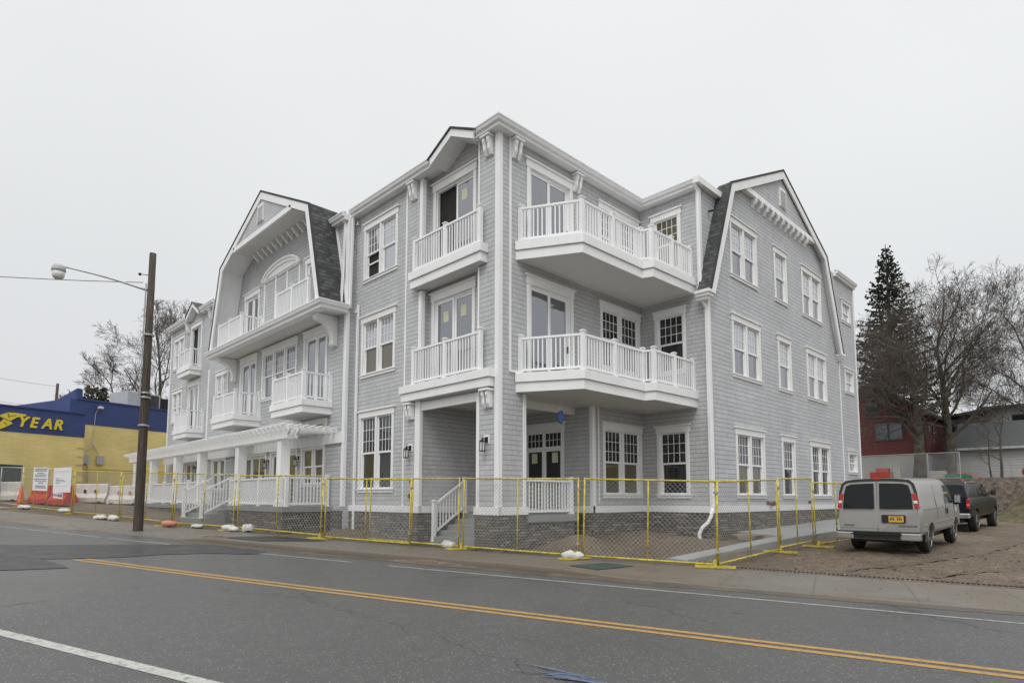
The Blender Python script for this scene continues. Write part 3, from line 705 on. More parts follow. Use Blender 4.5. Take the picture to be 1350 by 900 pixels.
# stone base
m=MB(); D_=.05
m.box(-7.65,-3.55,-D_,.2,-.4,WB-.012); m.box(-3.6,-3.5,.2,4.05,-.3,WB-.03)
m.box(-.84-D_,D_,-D_,1.02+D_,-.3,WB-.012)
m.box(-.6,-.03,1.08,3.17,-.3,.95); m.box(-3.5,-.5,4.0,4.3,-.3,WB-.02); m.box(-.5,D_,4.0,6.9,-.3,WB-.012); m.box(D_,2.52+D_,6.9-D_,7.2,-.3,WB-.013); m.box(2.3,2.52+D_,7.2,21.9,-.2,WB-.012)
m.box(-30,-27.9,-D_,.3,.2,WB+.1)
m.build('stone_base',ST,B)
# white water-table band
m=MB(); z0,z1=WB-.01,WB+.20
def band(a0,a1,f,z0=z0,z1=z1,d=.07):
    f.box(m,a0,a1,-.02,d,z0,z1)
band(-7.65,-3.48,FM); band(-.91,.07,FM); band(0,1.09,AB); band(3.972,6.9,AB); band(-3.48,-3.15,PO); band(-1.08,.07,PO); band(.07,2.59,BC); band(6.9,21.9,GA)
m.box(-3.56,-3.48,.0,4.0,z0,z1); m.box(-.91,0,1.0,1.09,z0,z1)
m.build('water_table',M['white_trim'],B)
# corner boards and vertical trims
def vb(name,*bx):
    m=MB()
    for b in bx: m.box(*b)
    return bevel(m.build(name,M['white_trim'],B),.006,1)
CB=.13
vb('corner_board',(-CB,.03,-.03,0,WB+.2,TOP-.1),(0,.03,-.0,CB,WB+.2,TOP-.1))
vb('corner_board',(-.84,-.84+.09,-.03,0,WB+.2,4.55),(-.87,-.84,-.03,.1,WB+.2,4.55)); vb('corner_board',(0,.03,.93,1.02,WB+.2,4.5),(-.1,.03,1.02,1.05,WB+.2,4.5))
vb('corner_board',(-.84,-.78,-.03,0,5.1,8.1)); vb('corner_board',(-.84,-.78,-.03,0,8.7,11.8))
vb('corner_board',(-3.68,-3.52,-.03,0,5.1,8.1),(-3.55,-3.52,0,.12,5.1,8.1)); vb('corner_board',(-3.68,-3.52,-.03,0,8.7,11.8),(-3.55,-3.52,0,.12,8.7,11.8))
vb('corner_board',(-3.78,-3.52,-.03,0,WB+.2,4.6),(-3.55,-3.52,0,.1,WB+.2,4.6))
vb('trim_strip',(-4.44,-4.36,-.025,0,WB+.2,4.6),(-4.44,-4.36,-.025,0,5.1,TOP-.1))
vb('trim_strip',(0,.03,.39,.47,5.05,TOP-.1),(0,.03,.47,.75,5.05,5.12))
vb('corner_board',(-7.80,-7.65,-.33,-.30,1.3,8.3),(-7.65,-7.62,-.33,-.2,1.3,8.3)); vb('corner_board',(-7.80,-7.65,-.33,-.3,8.5,TOP-.15),(-7.65,-7.62,-.33,-.2,8.5,TOP-.15))
vb('corner_board',(0,.03,4.05,4.18,WB+.2,4.5),(-.10,.03,4.02,4.05,WB+.2,4.5)); vb('trim_strip',(0,.03,4.32,4.38,WB+.3,4.5))
vb('corner_board',(2.42,2.55,6.87,6.9,WB+.2,8.0),(2.52,2.55,6.9,7.02,WB+.2,8.0))
vb('corner_board',(2.2,2.33,6.87,6.9,8.3,TOP-.1),(2.3,2.33,6.9,7.02,8.3,TOP-.1))
vb('trim_strip',(2.52,2.55,19.3,19.38,WB+.2,8.2)); vb('corner_board',(2.52,2.55,21.75,21.9,WB+.2,12.0))
vb('corner_board',(-30.03,-29.86,-.03,0,1.3,TOP-.1)); vb('corner_board',(-21.95,-21.8,-.34,-.3,1.3,8.3)); vb('trim_strip',(-22.2,-22.1,-.03,0,1.3,TOP-.1))
# bay side frieze under eaves
# ---------------------------------------------------------------- eaves: soffit, fascia, gutter along a path
def offs(path,o):
    """offset a polyline (xy, outward = right of travel)"""
    out=[]
    n=len(path)
    for i,p in enumerate(path):
        ds=[]
        if i>0: ds.append((Vector(p)-Vector(path[i-1])).normalized())
        if i<n-1: ds.append((Vector(path[i+1])-Vector(p)).normalized())
        ns_=[Vector((d.y,-d.x)) for d in ds]
        if len(ns_)==1: q=Vector(p)+ns_[0]*o
        else:
            b=(ns_[0]+ns_[1]).normalized(); q=Vector(p)+b*(o/max(.3,b.dot(ns_[0])))
        out.append(q)
    return out
def sweep(mb,path,prof):
    """prof: list of (out,z); closed profile swept along xy path"""
    rings=[offs(path,o) for o,z in prof]; m=len(prof)
    vs=[(rings[j][i].x,rings[j][i].y,prof[j][1]) for i in range(len(path)) for j in range(m)]
    fs=[]
    for i in range(len(path)-1):
        for j in range(m): fs.append((i*m+j,i*m+(j+1)%m,(i+1)*m+(j+1)%m,(i+1)*m+j))
    fs.append(tuple(range(m))); fs.append(tuple((len(path)-1)*m+j for j in range(m)))
    mb.add(vs,fs)
def eave(path,zt,over=.25,name='gutter',drop=.14):
    m=MB(); sweep(m,path,[(0,zt-drop-.10),(over,zt-drop-.10),(over,zt-.02),(0,zt-.02)]); so_=m.build('eave_soffit',M['white_trim'],B)
    m=MB(); sweep(m,path,[(over,zt-drop),(over+.07,zt-drop+.01),(over+.10,zt-.05),(over+.12,zt-.035),(over+.12,zt),(over,zt)]); m.build('gutter',M['vinyl_white'],B)
    m=MB(); sweep(m,path,[(over-.06,zt),(over+.06,zt+.002),(over+.06,zt+.03),(over-.06,zt+.035)]); m.build('drip_edge',M['galvanised'],B)
eave([(-7.65,0),(-2.72,0)],12.05); eave([(-.72,0),(0,0),(0,6.9),(2.3,6.9)],12.05)
m=MB(); m.prism([(2.3,6.55,11.87),(2.3,9.1,11.87),(2.3,9.1,12.08),(2.3,6.55,12.08)],(.2,0,0)); m.build('fascia',M['white_trim'],B)
eave([(-30,0),(-26.15,0)],12.1); eave([(-24.1,0),(-21.9,0)],12.1)
eave([(-9.7,-.3),(-7.65,-.3)],11.93,over=.2)
eave([(2.52,19.1),(2.52,21.9)],12.2,over=.12)
# little gables over the door bays
def small_gable(c,hw,z0,rise,vp_,name='small_gable'):
    m=MB(); v=-.35
    for s in(-1,1):
        p=[(c+s*hw,v,z0-.17),(c+s*hw,v,z0+.06),(c,v,z0+rise+.06),(c,v,z0+rise-.17)]
        m.prism(p,(0,.06,0))
        # sloped soffit
        m.prism([(c+s*hw,v+.06,z0-.13),(c+s*hw,v+.06,z0-.09),(c,v+.06,z0+rise-.09),(c,v+.06,z0+rise-.13)],(0,.60 if vp_ else .3,0))
    g=m.build(name,M['white_trim'],B)
    r=MB()
    for s in(-1,1): r.prism([(c+s*(hw+.1),v-.04,z0+.03),(c+s*(hw+.1),v-.04,z0+.08),(c,v-.04,z0+rise+.12),(c,v-.04,z0+rise+.07)],(0,1.6,0))
    r.build('roof',M['roof_shingles'],g)
    w=MB(); w.add([(c-hw-.1,vp_,TOP),(c+hw+.1,vp_,TOP),(c,vp_,z0+rise-.08)],[(0,1,2)]); w.build('gable_wall',SH,g)
m=MB(); m.box(-3.62,-2.60,-.2,.32,11.86,11.92); m.box(-.90,-.7,-.2,.32,11.86,11.92); m.build('eave_soffit',M['white_trim'],B)
small_gable(-1.72,1.02,11.93,.52,.3); small_gable(-25.12,1.02,11.98,.62,.0)
# paired eave brackets
def bracket(f,a,z,h=.5,s=1):
    m=MB()
    for k in(-1,1):
        x=a+k*.09*s
        prof=[(0,z),(.20,z),(.21,z-.10),(.17,z-.2),(.16,z-.34),(.10,z-.46),(.085,z-h),(0,z-h)]
        m.prism([f.P(x-.05,d,zz) for d,zz in prof],Vector(f.P(x+.05,0,0))-Vector(f.P(x-.05,0,0)))
    f.box(m,a-.19*s,a+.19*s,0,.25,z,z+.06)
    return bevel(m.build('bracket',M['white_trim'],B),.008,1)
for a in(-.36,-3.98): bracket(FM,a,11.72); bracket(FM,a,4.50,.45)
for a in(.62,3.32): bracket(AB,a,11.72)
for a in(-26.6,-22.75): bracket(FM,a,11.72)
# ---------------------------------------------------------------- balconies
def rail_run(mb,pts,z,H=1.0,step=.125,post=True):
    for i in range(len(pts)-1):
        p=Vector((*pts[i],0));q=Vector((*pts[i+1],0)); L=(q-p).length; d=(q-p)/L
        mb.bar(p+Vector((0,0,z+H-.03)),q+Vector((0,0,z+H-.03)),.075,.06); mb.bar(p+Vector((0,0,z+.10)),q+Vector((0,0,z+.10)),.05,.06)
        k=max(2,round(L/step))
        for j in range(1,k):
            c=p+d*(L*j/k); mb.bar(c+Vector((0,0,z+.12)),c+Vector((0,0,z+H-.05)),.035,.035,up=(d.x,d.y,0))
def posts(parent,pts,z,H=1.0):
    for x,y in pts:
        m=MB(); m.box(x-.055,x+.055,y-.055,y+.055,z,z+H+.05); m.box(x-.075,x+.075,y-.075,y+.075,z+H+.05,z+H+.08); m.box(x-.05,x+.05,y-.05,y+.05,z+H+.08,z+H+.10); m.box(x-.075,x+.075,y-.075,y+.075,z+.0,z+.035)
        m.build('railing_post',M['vinyl_white'],parent)
def balcony(outline,inner,zb,h=.55,rail=None,rposts=(),H=1.0,soff=True):
    """outline: outer edge xy path (outside on its right); inner: closing points at the wall"""
    poly=outline+inner
    m=MB(); n=len(poly)
    def ring(o): 
        r=offs(outline,o); return [(p.x,p.y) for p in r]+inner
    a=ring(0); b=ring(.05)
    m.prism([(x,y,zb+.012) for x,y in a],(0,0,h*.5-.012)); m.prism([(x,y,zb+h*.5+.012) for x,y in b],(0,0,h*.5-.02))
    c=ring(-.03); m.prism([(x,y,zb+h*.5-.01) for x,y in c],(0,0,.03))
    o=bevel(m.build('balcony',M['white_trim'],B),.006,1)
    s=MB(); s.add([(x,y,zb+.008) for x,y in ring(-.04)],[tuple(range(n))]); s.build('soffit',M['soffit_panels'],o)
    if rail:
        zt=zb+h-.01; r=MB(); rail_run(r,rail,zt,H); r.build('railing',M['vinyl_white'],o)
        posts(o,rposts,zt,H)
    return o
big=[(0,.65),(1.68,1.57),(1.70,4.42),(2.02,4.52),(2.08,6.9)]
bigr=[(.06,.80),(1.60,1.64),(1.62,4.47),(1.94,4.57),(1.98,6.84)]
mids=[((1.60+1.62)/2,3.05),(1.96,5.7)]
for zb in(4.5,8.27):
    balcony(big,[(0,6.9)],zb,rail=bigr,rposts=bigr+mids,H=1.02)
balcony([(-4.35,0),(-4.3,-.22),(-.16,-.22),(-.16,0)],[(-.82,.28),(-3.54,.28)],4.60,h=.5,rail=[(-3.72,-.14),(-.58,-.14)],rposts=[(-3.72,-.14),(-2.15,-.14),(-.58,-.14)],H=1.12)
balcony([(-3.84,0),(-3.84,-.25),(-.48,-.25),(-.48,0)],[(-.82,.28),(-3.54,.28)],8.15,h=.54,rail=[(-3.7,-.17),(-.58,-.17)],rposts=[(-3.7,-.17),(-2.15,-.17),(-.58,-.17)],H=1.05)
def boxbalc(u0,u1,v,zb,wallv,h=.5,mid=True):
    r=[(u0+.06,wallv-.05),(u0+.06,v+.06),(u1-.06,v+.06),(u1-.06,wallv-.05)]
    rp=r+([((u0+u1)/2,v+.06)] if mid else [])
    return balcony([(u0,wallv),(u0,v),(u1,v),(u1,wallv)],[],zb,h=h,rail=r,rposts=rp,H=1.0)
boxbalc(-11.2,-8.6,-1.45,4.62,-.3); boxbalc(-17.7,-15.05,-1.45,4.7,-.3)
boxbalc(-25.7,-23.4,-.85,4.82,0); boxbalc(-26.3,-24.2,-.6,8.38,0)
# ---------------------------------------------------------------- central gambrel bay
gcx=-13.33; VF=-1.33
def gam(c,hb,hk,zb,zk,za): return [(c-hb,zb),(c-hk,zk),(c,za),(c+hk,zk),(c+hb,zb)]
prof=gam(gcx,5.62,4.5,8.45,12.38,14.52)
def inset(pr,d):
    # inset an open gambrel profile by d (normal)
    out=[]
    for i,(a,z) in enumerate(pr):
        ds=[]
        if i>0: ds.append((Vector(pr[i])-Vector(pr[i-1])).normalized())
        if i<len(pr)-1: ds.append((Vector(pr[i+1])-Vector(pr[i])).normalized())
        ns_=[Vector((x.y,-x.x)) for x in ds]
        b=sum(ns_,Vector((0,0))).normalized(); q=Vector((a,z))+b*(d/b.dot(ns_[0])); out.append((q.x,q.y))
    return out
def gambrel(f,prof,dfront,dback,wallplane_d,infill_d,ceil_z,name):
    """roof shell with rakes; f frame, d outward distances"""
    inn=inset(prof,.30); thick=inset(prof,.10); roofo=inset(prof,-.04)
    def strip_(m,A,Bp,d0,d1):
        for i in range(len(A)-1):
            vs=[f.P(A[i][0],d0,A[i][1]),f.P(A[i+1][0],d0,A[i+1][1]),f.P(Bp[i+1][0],d0,Bp[i+1][1]),f.P(Bp[i][0],d0,Bp[i][1])]
            off=Vector(f.P(0,d1,0))-Vector(f.P(0,d0,0)); m.prism(vs,off)
    m=MB(); strip_(m,roofo,thick,dfront-.03,dback); roof=m.build('gambrel_roof',M['roof_shingles'],B)
    m=MB(); strip_(m,prof,inn,dfront,dfront-.06); m.build('rake_board',M['white_trim'],roof)
    m=MB(); strip_(m,inset(prof,-.055),inset(prof,.02),dfront+.02,dfront-.035); m.build('roof_edge',M['drain_iron'],roof)
    # inner lining (soffit) between front and the wall
    m=MB(); strip_(m,thick,inset(prof,.13),dfront-.06,wallplane_d); m.build('soffit_lining',M['white_trim'],roof)
    return roof,inn
roofL,innL=gambrel(Fr('F',0),prof,-VF,-4.0,.3,-VF-.05,12.8,'')
# lower ends of the roof flanks stop at the wall: trim boards where roof meets wall
m=MB()
for s in(1,-1):
    a0=gcx+s*5.66; a1=gcx+s*4.54
    m.prism([(a0,-.36,8.45),(a0+s*.13,-.36,8.45),(a1+s*.13,-.36,12.1),(a1,-.36,12.1)],(0,.06,0))
m.build('roof_wall_trim',M['white_trim'],B)
# triangular infill with louvre vent
def infill(f,c,inn,d,zc,prof,name='gable_infill'):
    A=inn[2]; # inner apex
    k=(A[1]-zc)/(A[1]-inn[1][1]); half=(c-inn[1][0])*k
    m=MB(); m.prism([f.P(c-half,d,zc),f.P(c+half,d,zc),f.P(c,d,A[1]+.05)],Vector(f.P(0,d-.08,0))-Vector(f.P(0,d,0))); o=m.build(name,LP,B)
    m=MB(); f.box(m,c-half-.05,c+half+.05,d-.04,d+.05,zc-.10,zc+.10); m.build('infill_board',M['white_trim'],o)
    v=MB(); zc2=zc+.38; 
    f.box(v,c-.30,c+.30,d,d+.05,zc2,zc2+.78); fo=v.build('louvre_vent',M['window_white'],o)
    return o,half
oL,halfL=infill(Fr('F',0),gcx,innL,-VF-.05,12.80,prof)
def louvres(f,c,d,z,parent):
    m=MB()
    for k in range(9):
        zz=z+.06+k*.075; m.prism([f.P(c-.25,d+.05,zz),f.P(c-.25,d+.075,zz-.03),f.P(c-.25,d+.078,zz-.02),f.P(c-.25,d+.05,zz+.03)],Vector(f.P(.5,0,0))-Vector(f.P(0,0,0)))
    return m.build('louvre_blades',M['vinyl_white'],parent)
louvres(Fr('F',0),gcx,-VF-.05,13.18,oL)
# loggia ceiling
m=MB(); m.box(gcx-halfL-.1,gcx+halfL+.1,VF+.12,-.3,12.74,12.79); m.build('loggia_ceiling',M['soffit_panels'],B)
# corbels
def corbel(f,a,d,z):
    m=MB(); prof_=[(0,z),(.30,z),(.31,z-.07),(.25,z-.13),(.22,z-.2),(.12,z-.25),(.07,z-.33),(0,z-.34)]
    m.prism([f.P(a-.06,d+x,zz) for x,zz in prof_],Vector(f.P(a+.06,0,0))-Vector(f.P(a-.06,0,0))); return m.build('corbel',M['white_trim'],B)
for k in range(11): corbel(MI,gcx-2.5+k*.5,0,12.74)
# arched triple window in the loggia
aw=window(MI,-15.15,-11.45,9.25,11.3,units=3,gl='glass_sky',head=.12,gl2='glass_dark')
m=MB(); n=18; cxx=-13.3; hw=1.85; rise=.62
outer=[(cxx-hw*math.cos(math.pi*i/n),11.22+rise*math.sin(math.pi*i/n)) for i in range(n+1)]
def arch(m,k0,k1,d):
    o=[(cxx-(hw-k0)*math.cos(math.pi*i/n),11.2+(rise-k0)*math.sin(math.pi*i/n)) for i in range(n+1)]
    q=[(cxx-(hw-k1)*math.cos(math.pi*i/n),11.2+(rise-k1)*math.sin(math.pi*i/n)) for i in range(n+1)]
    for i in range(n): m.prism([MI.P(o[i][0],.02,o[i][1]),MI.P(o[i+1][0],.02,o[i+1][1]),MI.P(q[i+1][0],.02,q[i+1][1]),MI.P(q[i][0],.02,q[i][1])],(0,-d,0))
arch(m,0,.10,.13); arch(m,.10,.24,.08); arch(m,.24,.6,.03)
m.build('arched_head',M['window_white'],B)
# loggia floor, gutter, soffit and return
m=MB(); pth=[(gcx-5.75,-.3),(gcx-5.75,VF-.02),(gcx+5.75,VF-.02),(gcx+5.75,-.3)]
sweep(m,pth,[(-.3,8.22),(.02,8.22),(.02,8.34),(.10,8.35),(.13,8.44),(.15,8.46),(.15,8.5),(-.3,8.5)])
m.build('gutter',M['vinyl_white'],B)
m=MB(); m.box(gcx-5.7,gcx+5.7,VF+.05,-.3,8.235,8.48); ob=m.build('loggia_floor',M['soffit_panels'],B)
# loggia railings
for u0,u1 in((-11.45,-8.75),(-17.8,-15.1)):
    m=MB(); pts=[(u0,-.38),(u0,VF+.08),(u1,VF+.08),(u1,-.38)]; rail_run(m,pts,8.5,1.1); o=m.build('loggia_railing',M['vinyl_white'],B); posts(o,pts+[((u0+u1)/2,VF+.08)],8.5,1.1)
# big curved brackets below the loggia
def bigbr(u):
    m=MB(); n=10; w=.30
    pr=[(0,8.22),(.85,8.22),(.86,8.08),(.78,7.98)]
    for i in range(n+1):
        t=math.pi/2*i/n; pr.append((.18+.55*(1-math.sin(t)),7.98-.68*(1-math.cos(t))))
    pr+=[(.2,7.2),(.16,7.14),(0,7.14)]
    m.prism([(u,-.3-a,z) for a,z in pr],(w,0,0)); o=m.build('curved_bracket',M['white_trim'],B); return bevel(o,.01,1)
bigbr(-8.6); bigbr(-18.35)
# ---------------------------------------------------------------- right gambrel gable
profR=gam(gc,6.28,4.63,8.25,12.38,14.62)
f0=Fr('R',2.52)
roofR,innR=gambrel(f0,profR,.25,-.22,0.0,.2,12.7,'')
oR,halfR=infill(f0,gc,innR,.15,12.72,profR); louvres(f0,gc,.15,13.10,oR)
m=MB(); f0.box(m,gc-halfR-.1,gc+halfR+.1,0,.19,12.645,12.69); m.build('infill_soffit',M['white_trim'],B)
for k in range(11): corbel(f0,gc-2.5+k*.5,-.02,12.62)
# upper roof of the wing running back (keeps its shape from other sides)
m=MB(); 
for a,b in((1,2),(2,3)):
    m.prism([(2.3,profR[a][0],profR[a][1]),(2.3,profR[b][0],profR[b][1]),(2.3,profR[b][0],profR[b][1]-.1),(2.3,profR[a][0],profR[a][1]-.1)],(-6,0,0))
m.add([(-3.7,profR[1][0],12.0),(-3.7,profR[1][0],profR[1][1]),(-3.7,gc,profR[2][1]),(-3.7,profR[3][0],profR[3][1]),(-3.7,profR[3][0],12.0)],[(0,1,2,3,4)])
m.build('roof',M['roof_shingles'],B)
m=MB()
for s,aa in((-1,6.69),(1,19.25)):
    a=gc+s*6.28; 
    f0.box(m,a-.22,a+.22,-.22,.28,8.13,8.22); f0.box(m,a-.17,a+.17,-.22,.23,8.03,8.13); f0.box(m,a-.11,a+.11,-.22,.17,7.93,8.03)
m.build('cornice_return',M['white_trim'],B)
m=MB(); m.prism([(2.34,8.55,12.38),(2.34,8.70,12.38),(2.34,7.05,8.4),(2.34,6.90,8.4)],(-.03,0,0)) ; m.build('roof_wall_trim',M['white_trim'],B)
# ---------------------------------------------------------------- downspouts
def spout(pts,w=.085,name='downspout'):
    m=MB()
    for i in range(len(pts)-1): m.bar(pts[i],pts[i+1],w,w*.8,up=(0,1,0) if abs(pts[i+1][2]-pts[i][2])>.3 else (0,0,1))
    return m.build(name,M['vinyl_white'],B)
spout([(-7.3,-.06,8.5),(-7.3,-.06,.45)]); spout([(-7.83,-.5,11.8),(-7.83,-.36,11.6),(-7.88,-.37,10.2),(-7.75,-.5,8.5)]); spout([(-7.56,-.2,11.85),(-7.56,-.25,8.4)])
spout([(2.33,6.6,11.9),(2.33,6.8,11.7),(2.33,6.83,8.5),(2.42,6.72,8.3),(2.42,6.72,7.95),(2.5,6.84,7.7),(2.5,6.84,1.25)])
m=MB(); m.tube([(2.5,6.84,1.3),(2.5,6.80,1.05),(2.42,6.72,.85),(2.28,6.62,.7),(2.2,6.57,.5),(2.22,6.54,.3)],.06,10); 
for k in range(9): 
    q=Vector((2.5,6.82,1.2)).lerp(Vector((2.22,6.55,.35)),k/8)
m.lathe((2.22,6.54,.2),[(.085,0),(.09,.05),(.09,.12),(.07,.16)],10); m.build('downspout_hose',M['vinyl_white'],B,smooth=True)
spout([(-22.0,-.12,11.9),(-22.0,-.12,4)])
# ---------------------------------------------------------------- corner porch
CS=M['concrete_step']
m=MB(); m.box(-3.5,.05,1.6,3.2,.93,1.13); m.box(-3.5,-.6,3.2,4.0,.93,1.13); m.box(-.95,.05,1.08,1.6,.93,1.13); m.build('porch_slab',CS,B)
m=MB(); 
for k in range(5):
    z1=1.13-.175*(k+1); v0=1.6-.31*(k+1); m.box(-3.42,-.9,v0,1.6 if k==0 else v0+.33,-.1,z1)
st=bevel(m.build('stairs',CS,B),.012,2)
m=MB(); a=Vector((-3.3,.40,.40)); b=Vector((-3.3,1.6,1.17))
m.bar(a+Vector((0,0,.98)),b+Vector((0,0,.98)),.075,.06); m.bar(a+Vector((0,0,.14)),b+Vector((0,0,.14)),.05,.06)
for k in range(1,10): c=a.lerp(b,k/10); m.bar(c+Vector((0,0,.15)),c+Vector((0,0,.96)),.035,.035)
hr=m.build('handrail',M['vinyl_white'],st); posts(st,[(-3.3,.40)],.28,1.17); posts(st,[(-3.3,1.62)],1.13,1.05)
m=MB(); rail_run(m,[(-.03,1.1),(-.03,3.0)],1.13,1.0); pr=m.build('porch_railing',M['vinyl_white'],B); posts(pr,[(-.03,3.02)],1.13,1.0)
m=MB(); m.box(-3.54,-.012,.012,4.04,4.5,4.56); m.build('porch_ceiling',M['soffit_panels'],B)
m=MB(); m.box(-.84,-.70,1.02,4.05,4.28,4.5); m.box(-3.55,-.84,.02,.16,4.3,4.5); m.build('porch_beam',M['white_trim'],B)
def lantern(f,a,z):
    m=MB(); f.box(m,a-.06,a+.06,0,.03,z-.02,z+.14); f.box(m,a-.015,a+.015,.03,.17,z+.07,z+.10)
    p=f.P(a,.17,z); m.lathe((p[0],p[1],z-.0),[(.015,.12),(.02,.06),(.085,.02),(.09,0)],8); m.lathe((p[0],p[1],z-.26),[(.085,0),(.085,.025)],8)
    for k in range(4):
        t=math.pi/4+k*math.pi/2; m.bar((p[0]+.075*math.cos(t),p[1]+.075*math.sin(t),z-.24),(p[0]+.075*math.cos(t),p[1]+.075*math.sin(t),z),.012,.012)
    o=m.build('wall_lantern',M['black_metal'],B); g=MB(); g.lathe((p[0],p[1],z-.235),[(.06,0),(.06,.235)],10); g.build('lamp_glass',M['lamp_glass'],o)
    q=MB(); f.box(q,a-.11,a+.11,-.0,.012,z-.05,z+.2); q.build('mounting_block',M['vinyl_white'],o)
lantern(FM,-.45,3.12); lantern(FM,-4.02,3.1); lantern(MI,-11.12,3.1); lantern(MI,-14.0,3.1); lantern(MI,-23.5+.0,3.1) if 0 else None
lantern(MI,-14.0-.02,3.1) if 0 else None
lantern(FM,-24.05,3.2)
# camera bracket, meters, vents, flood lights
def floodlight(p):
    m=MB(); x,y,z=p; m.lathe((x,y,z),[(.02,0),(.05,-.10),(.075,-.16)],8); m.bar((x,y,z),(x,y+.12,z+.04),.03,.03); m.build('flood_light',M['galvanised'],B)
floodlight((-7.35,-.12,11.6)); floodlight((-7.35,-.12,8.35))
m=MB(); m.bar((2.31,7.55,11.25),(2.5,7.5,11.2),.05,.05); m.build('security_camera',M['black_metal'],B)
m=MB(); m.lathe((2.52,10.95,1.42),[(.10,0),(.10,.03),(.06,.05),(.06,.2),(.075,.2),(.075,.26)],12,'x'); m.lathe((2.52,11.12,1.38),[(.05,0),(.05,.2)],10,'x'); m.build('fire_connection',M['copper_rust'],B)
m=MB(); m.lathe((2.52,14.9,1.45),[(.05,0),(.05,.12)],10,'x'); m.build('hose_bib',M['black_metal'],B)
m=MB(); m.box(-4.02,-3.88,-.04,0,2.05,2.22); m.build('house_number_plate',M['black_metal'],B)
m=MB(); m.lathe((-3.95,-.02,1.66),[(.10,0),(.09,-.06)],12,'y'); m.build('alarm_bell',M['copper_rust'],B)
m=MB(); m.box(0,.04,3.62,3.78,6.45,6.72); m.build('outlet_box',M['vinyl_white'],B)
m=MB(); m.lathe((0,3.7,6.5),[(.05,0),(.05,.05)],8,'x'); m.build('vent_cap',M['window_white'],B)
# ---------------------------------------------------------------- main porch with pergola
PF=-2.15
m=MB(); m.box(-29.2,-8.35,PF,-.3,1.12,1.30); m.build('porch_deck',CS,B)
m=MB(); m.box(-29.15,-16.05,PF+.04,-.3,.2,1.125); m.box(-13.5,-8.4,PF+.04,-.3,.0,1.125); m.box(-16.05,-13.5,PF+.3,-.3,.2,1.125); m.box(-8.4,-7.66,-.36,-.25,.0,1.14); m.build('stone_base',ST,B)
cols=[-8.86,-12.71,-17.18,-20.62,-24.78,-28.11]
for u in cols:
    m=MB(); m.box(u-.17,u+.17,PF+.04,PF+.38,1.30,3.68); m.box(u-.21,u+.21,PF+.0,PF+.42,1.30,1.5); bevel(m.build('porch_column',M['white_trim'],B),.008,1)
m=MB(); 
for v in(PF-.02,PF+.30): m.box(-29.1,-8.12,v,v+.07,3.62,3.93)
# shaped tail
for q in(PF-.02,PF+.30): m.prism([(-8.12,q,3.93),(-8.12,q,3.75),(-7.97,q,3.85),(-7.92,q,3.93)],(0,.07,0))
m.box(-29.1,-7.7,-.38,-.3,3.55,3.93)
pg=m.build('pergola',M['white_trim'],B)
k=0; u=-29.0
while u<-7.9:
    m=MB(); m.prism([(u,PF-.35,4.07),(u,PF-.35,4.02),(u,PF-.2,3.93),(u,-.3,3.93),(u,-.3,4.07)],(.05,0,0)); m.build('rafter',M['white_trim'],pg); u+=.40
m=MB()
for v in fr(PF-.2,-.5,.28): m.box(-29.2,-7.85,v,v+.035,4.07,4.11)
m.build('purlins',M['white_trim'],pg)
m=MB()
segs=[[(-8.5,-.45),(-8.5,PF+.2),(-8.7,PF+.2)],[(-9.05,PF+.2),(-12.55,PF+.2)],[(-12.9,PF+.2),(-13.6,PF+.2)],[(-15.95,PF+.2),(-17.0,PF+.2)],[(-17.35,PF+.2),(-20.45,PF+.2)],[(-20.8,PF+.2),(-24.6,PF+.2)],[(-24.95,PF+.2),(-27.95,PF+.2)]]
mid_={0:[(-8.5,-.45),(-8.5,PF+.2)],1:[(-10.8,PF+.2)],2:[(-13.62,PF+.2)],3:[(-15.95,PF+.2)],4:[(-18.9,PF+.2)],5:[(-22.7,PF+.2)],6:[(-26.4,PF+.2)]}
for i_,s_ in enumerate(segs):
    m=MB(); rail_run(m,s_,1.30,1.03); pr=m.build('porch_railing',M['vinyl_white'],B); posts(pr,mid_[i_],1.30,1.03)
m=MB()
for k in range(3): m.box(-16.05,-13.5,PF-.31*(k+1),PF-.31*k+.02,.1,1.30-.165*(k+1))
m.box(-16.05,-13.5,PF-.02,PF+.3,.2,1.12)
st=bevel(m.build('stairs',CS,B),.012,2)
for u in(-13.68,-15.88):
    m=MB(); a=Vector((u,PF-.85,.83)); b=Vector((u,PF+.15,1.36)); 
    m.bar(a+Vector((0,0,1.02)),b+Vector((0,0,1.02)),.075,.06); m.bar(a+Vector((0,0,.14)),b+Vector((0,0,.14)),.05,.06)
    for k in range(1,9): c=a.lerp(b,k/9); m.bar(c+Vector((0,0,.15)),c+Vector((0,0,1.0)),.035,.035)
    m.build('handrail',M['vinyl_white'],st); posts(st,[(u,PF-.85)],.81,1.12)
# ================================================================ objects
def V3(x,y,dz=0): return Vector((x,y,G(x,y)+dz))
# ---------------------------------------------------------------- utility pole with street lamp
PX_,PY_=-11.45,-5.66; pz=swz(0,0) if 0 else G(PX_,PY_)
t=thing('utility_pole','tall weathered wooden utility pole standing at the kerb, cut off flat at the top','pole',(PX_,PY_,pz))
m=MB(); m.tube([(0,0,-.3),(0,0,.1),(.0,0,5),(0.02,0,10-pz)],.175,18,r2=.105); m.build('shaft',M['weathered_pole'],t,smooth=True)
for z in(3.5,4.6,6.6,4.45):
    m=MB(); m.lathe((0,0,z),[(.168,0),(.172,.01),(.172,.05),(.168,.06)],18); m.build('metal_band',M['galvanised'],t)
m=MB(); m.tube([(.02,-.17,4.7),(.03,-.16,8.4)],.022,8); m.build('conduit',M['galvanised'],t)
m=MB(); m.box(.0,.1,-.24,-.16,4.55,4.72); m.box(-.02,.12,-.22,-.15,6.4,6.55); m.build('junction_box',M['galvanised'],t)
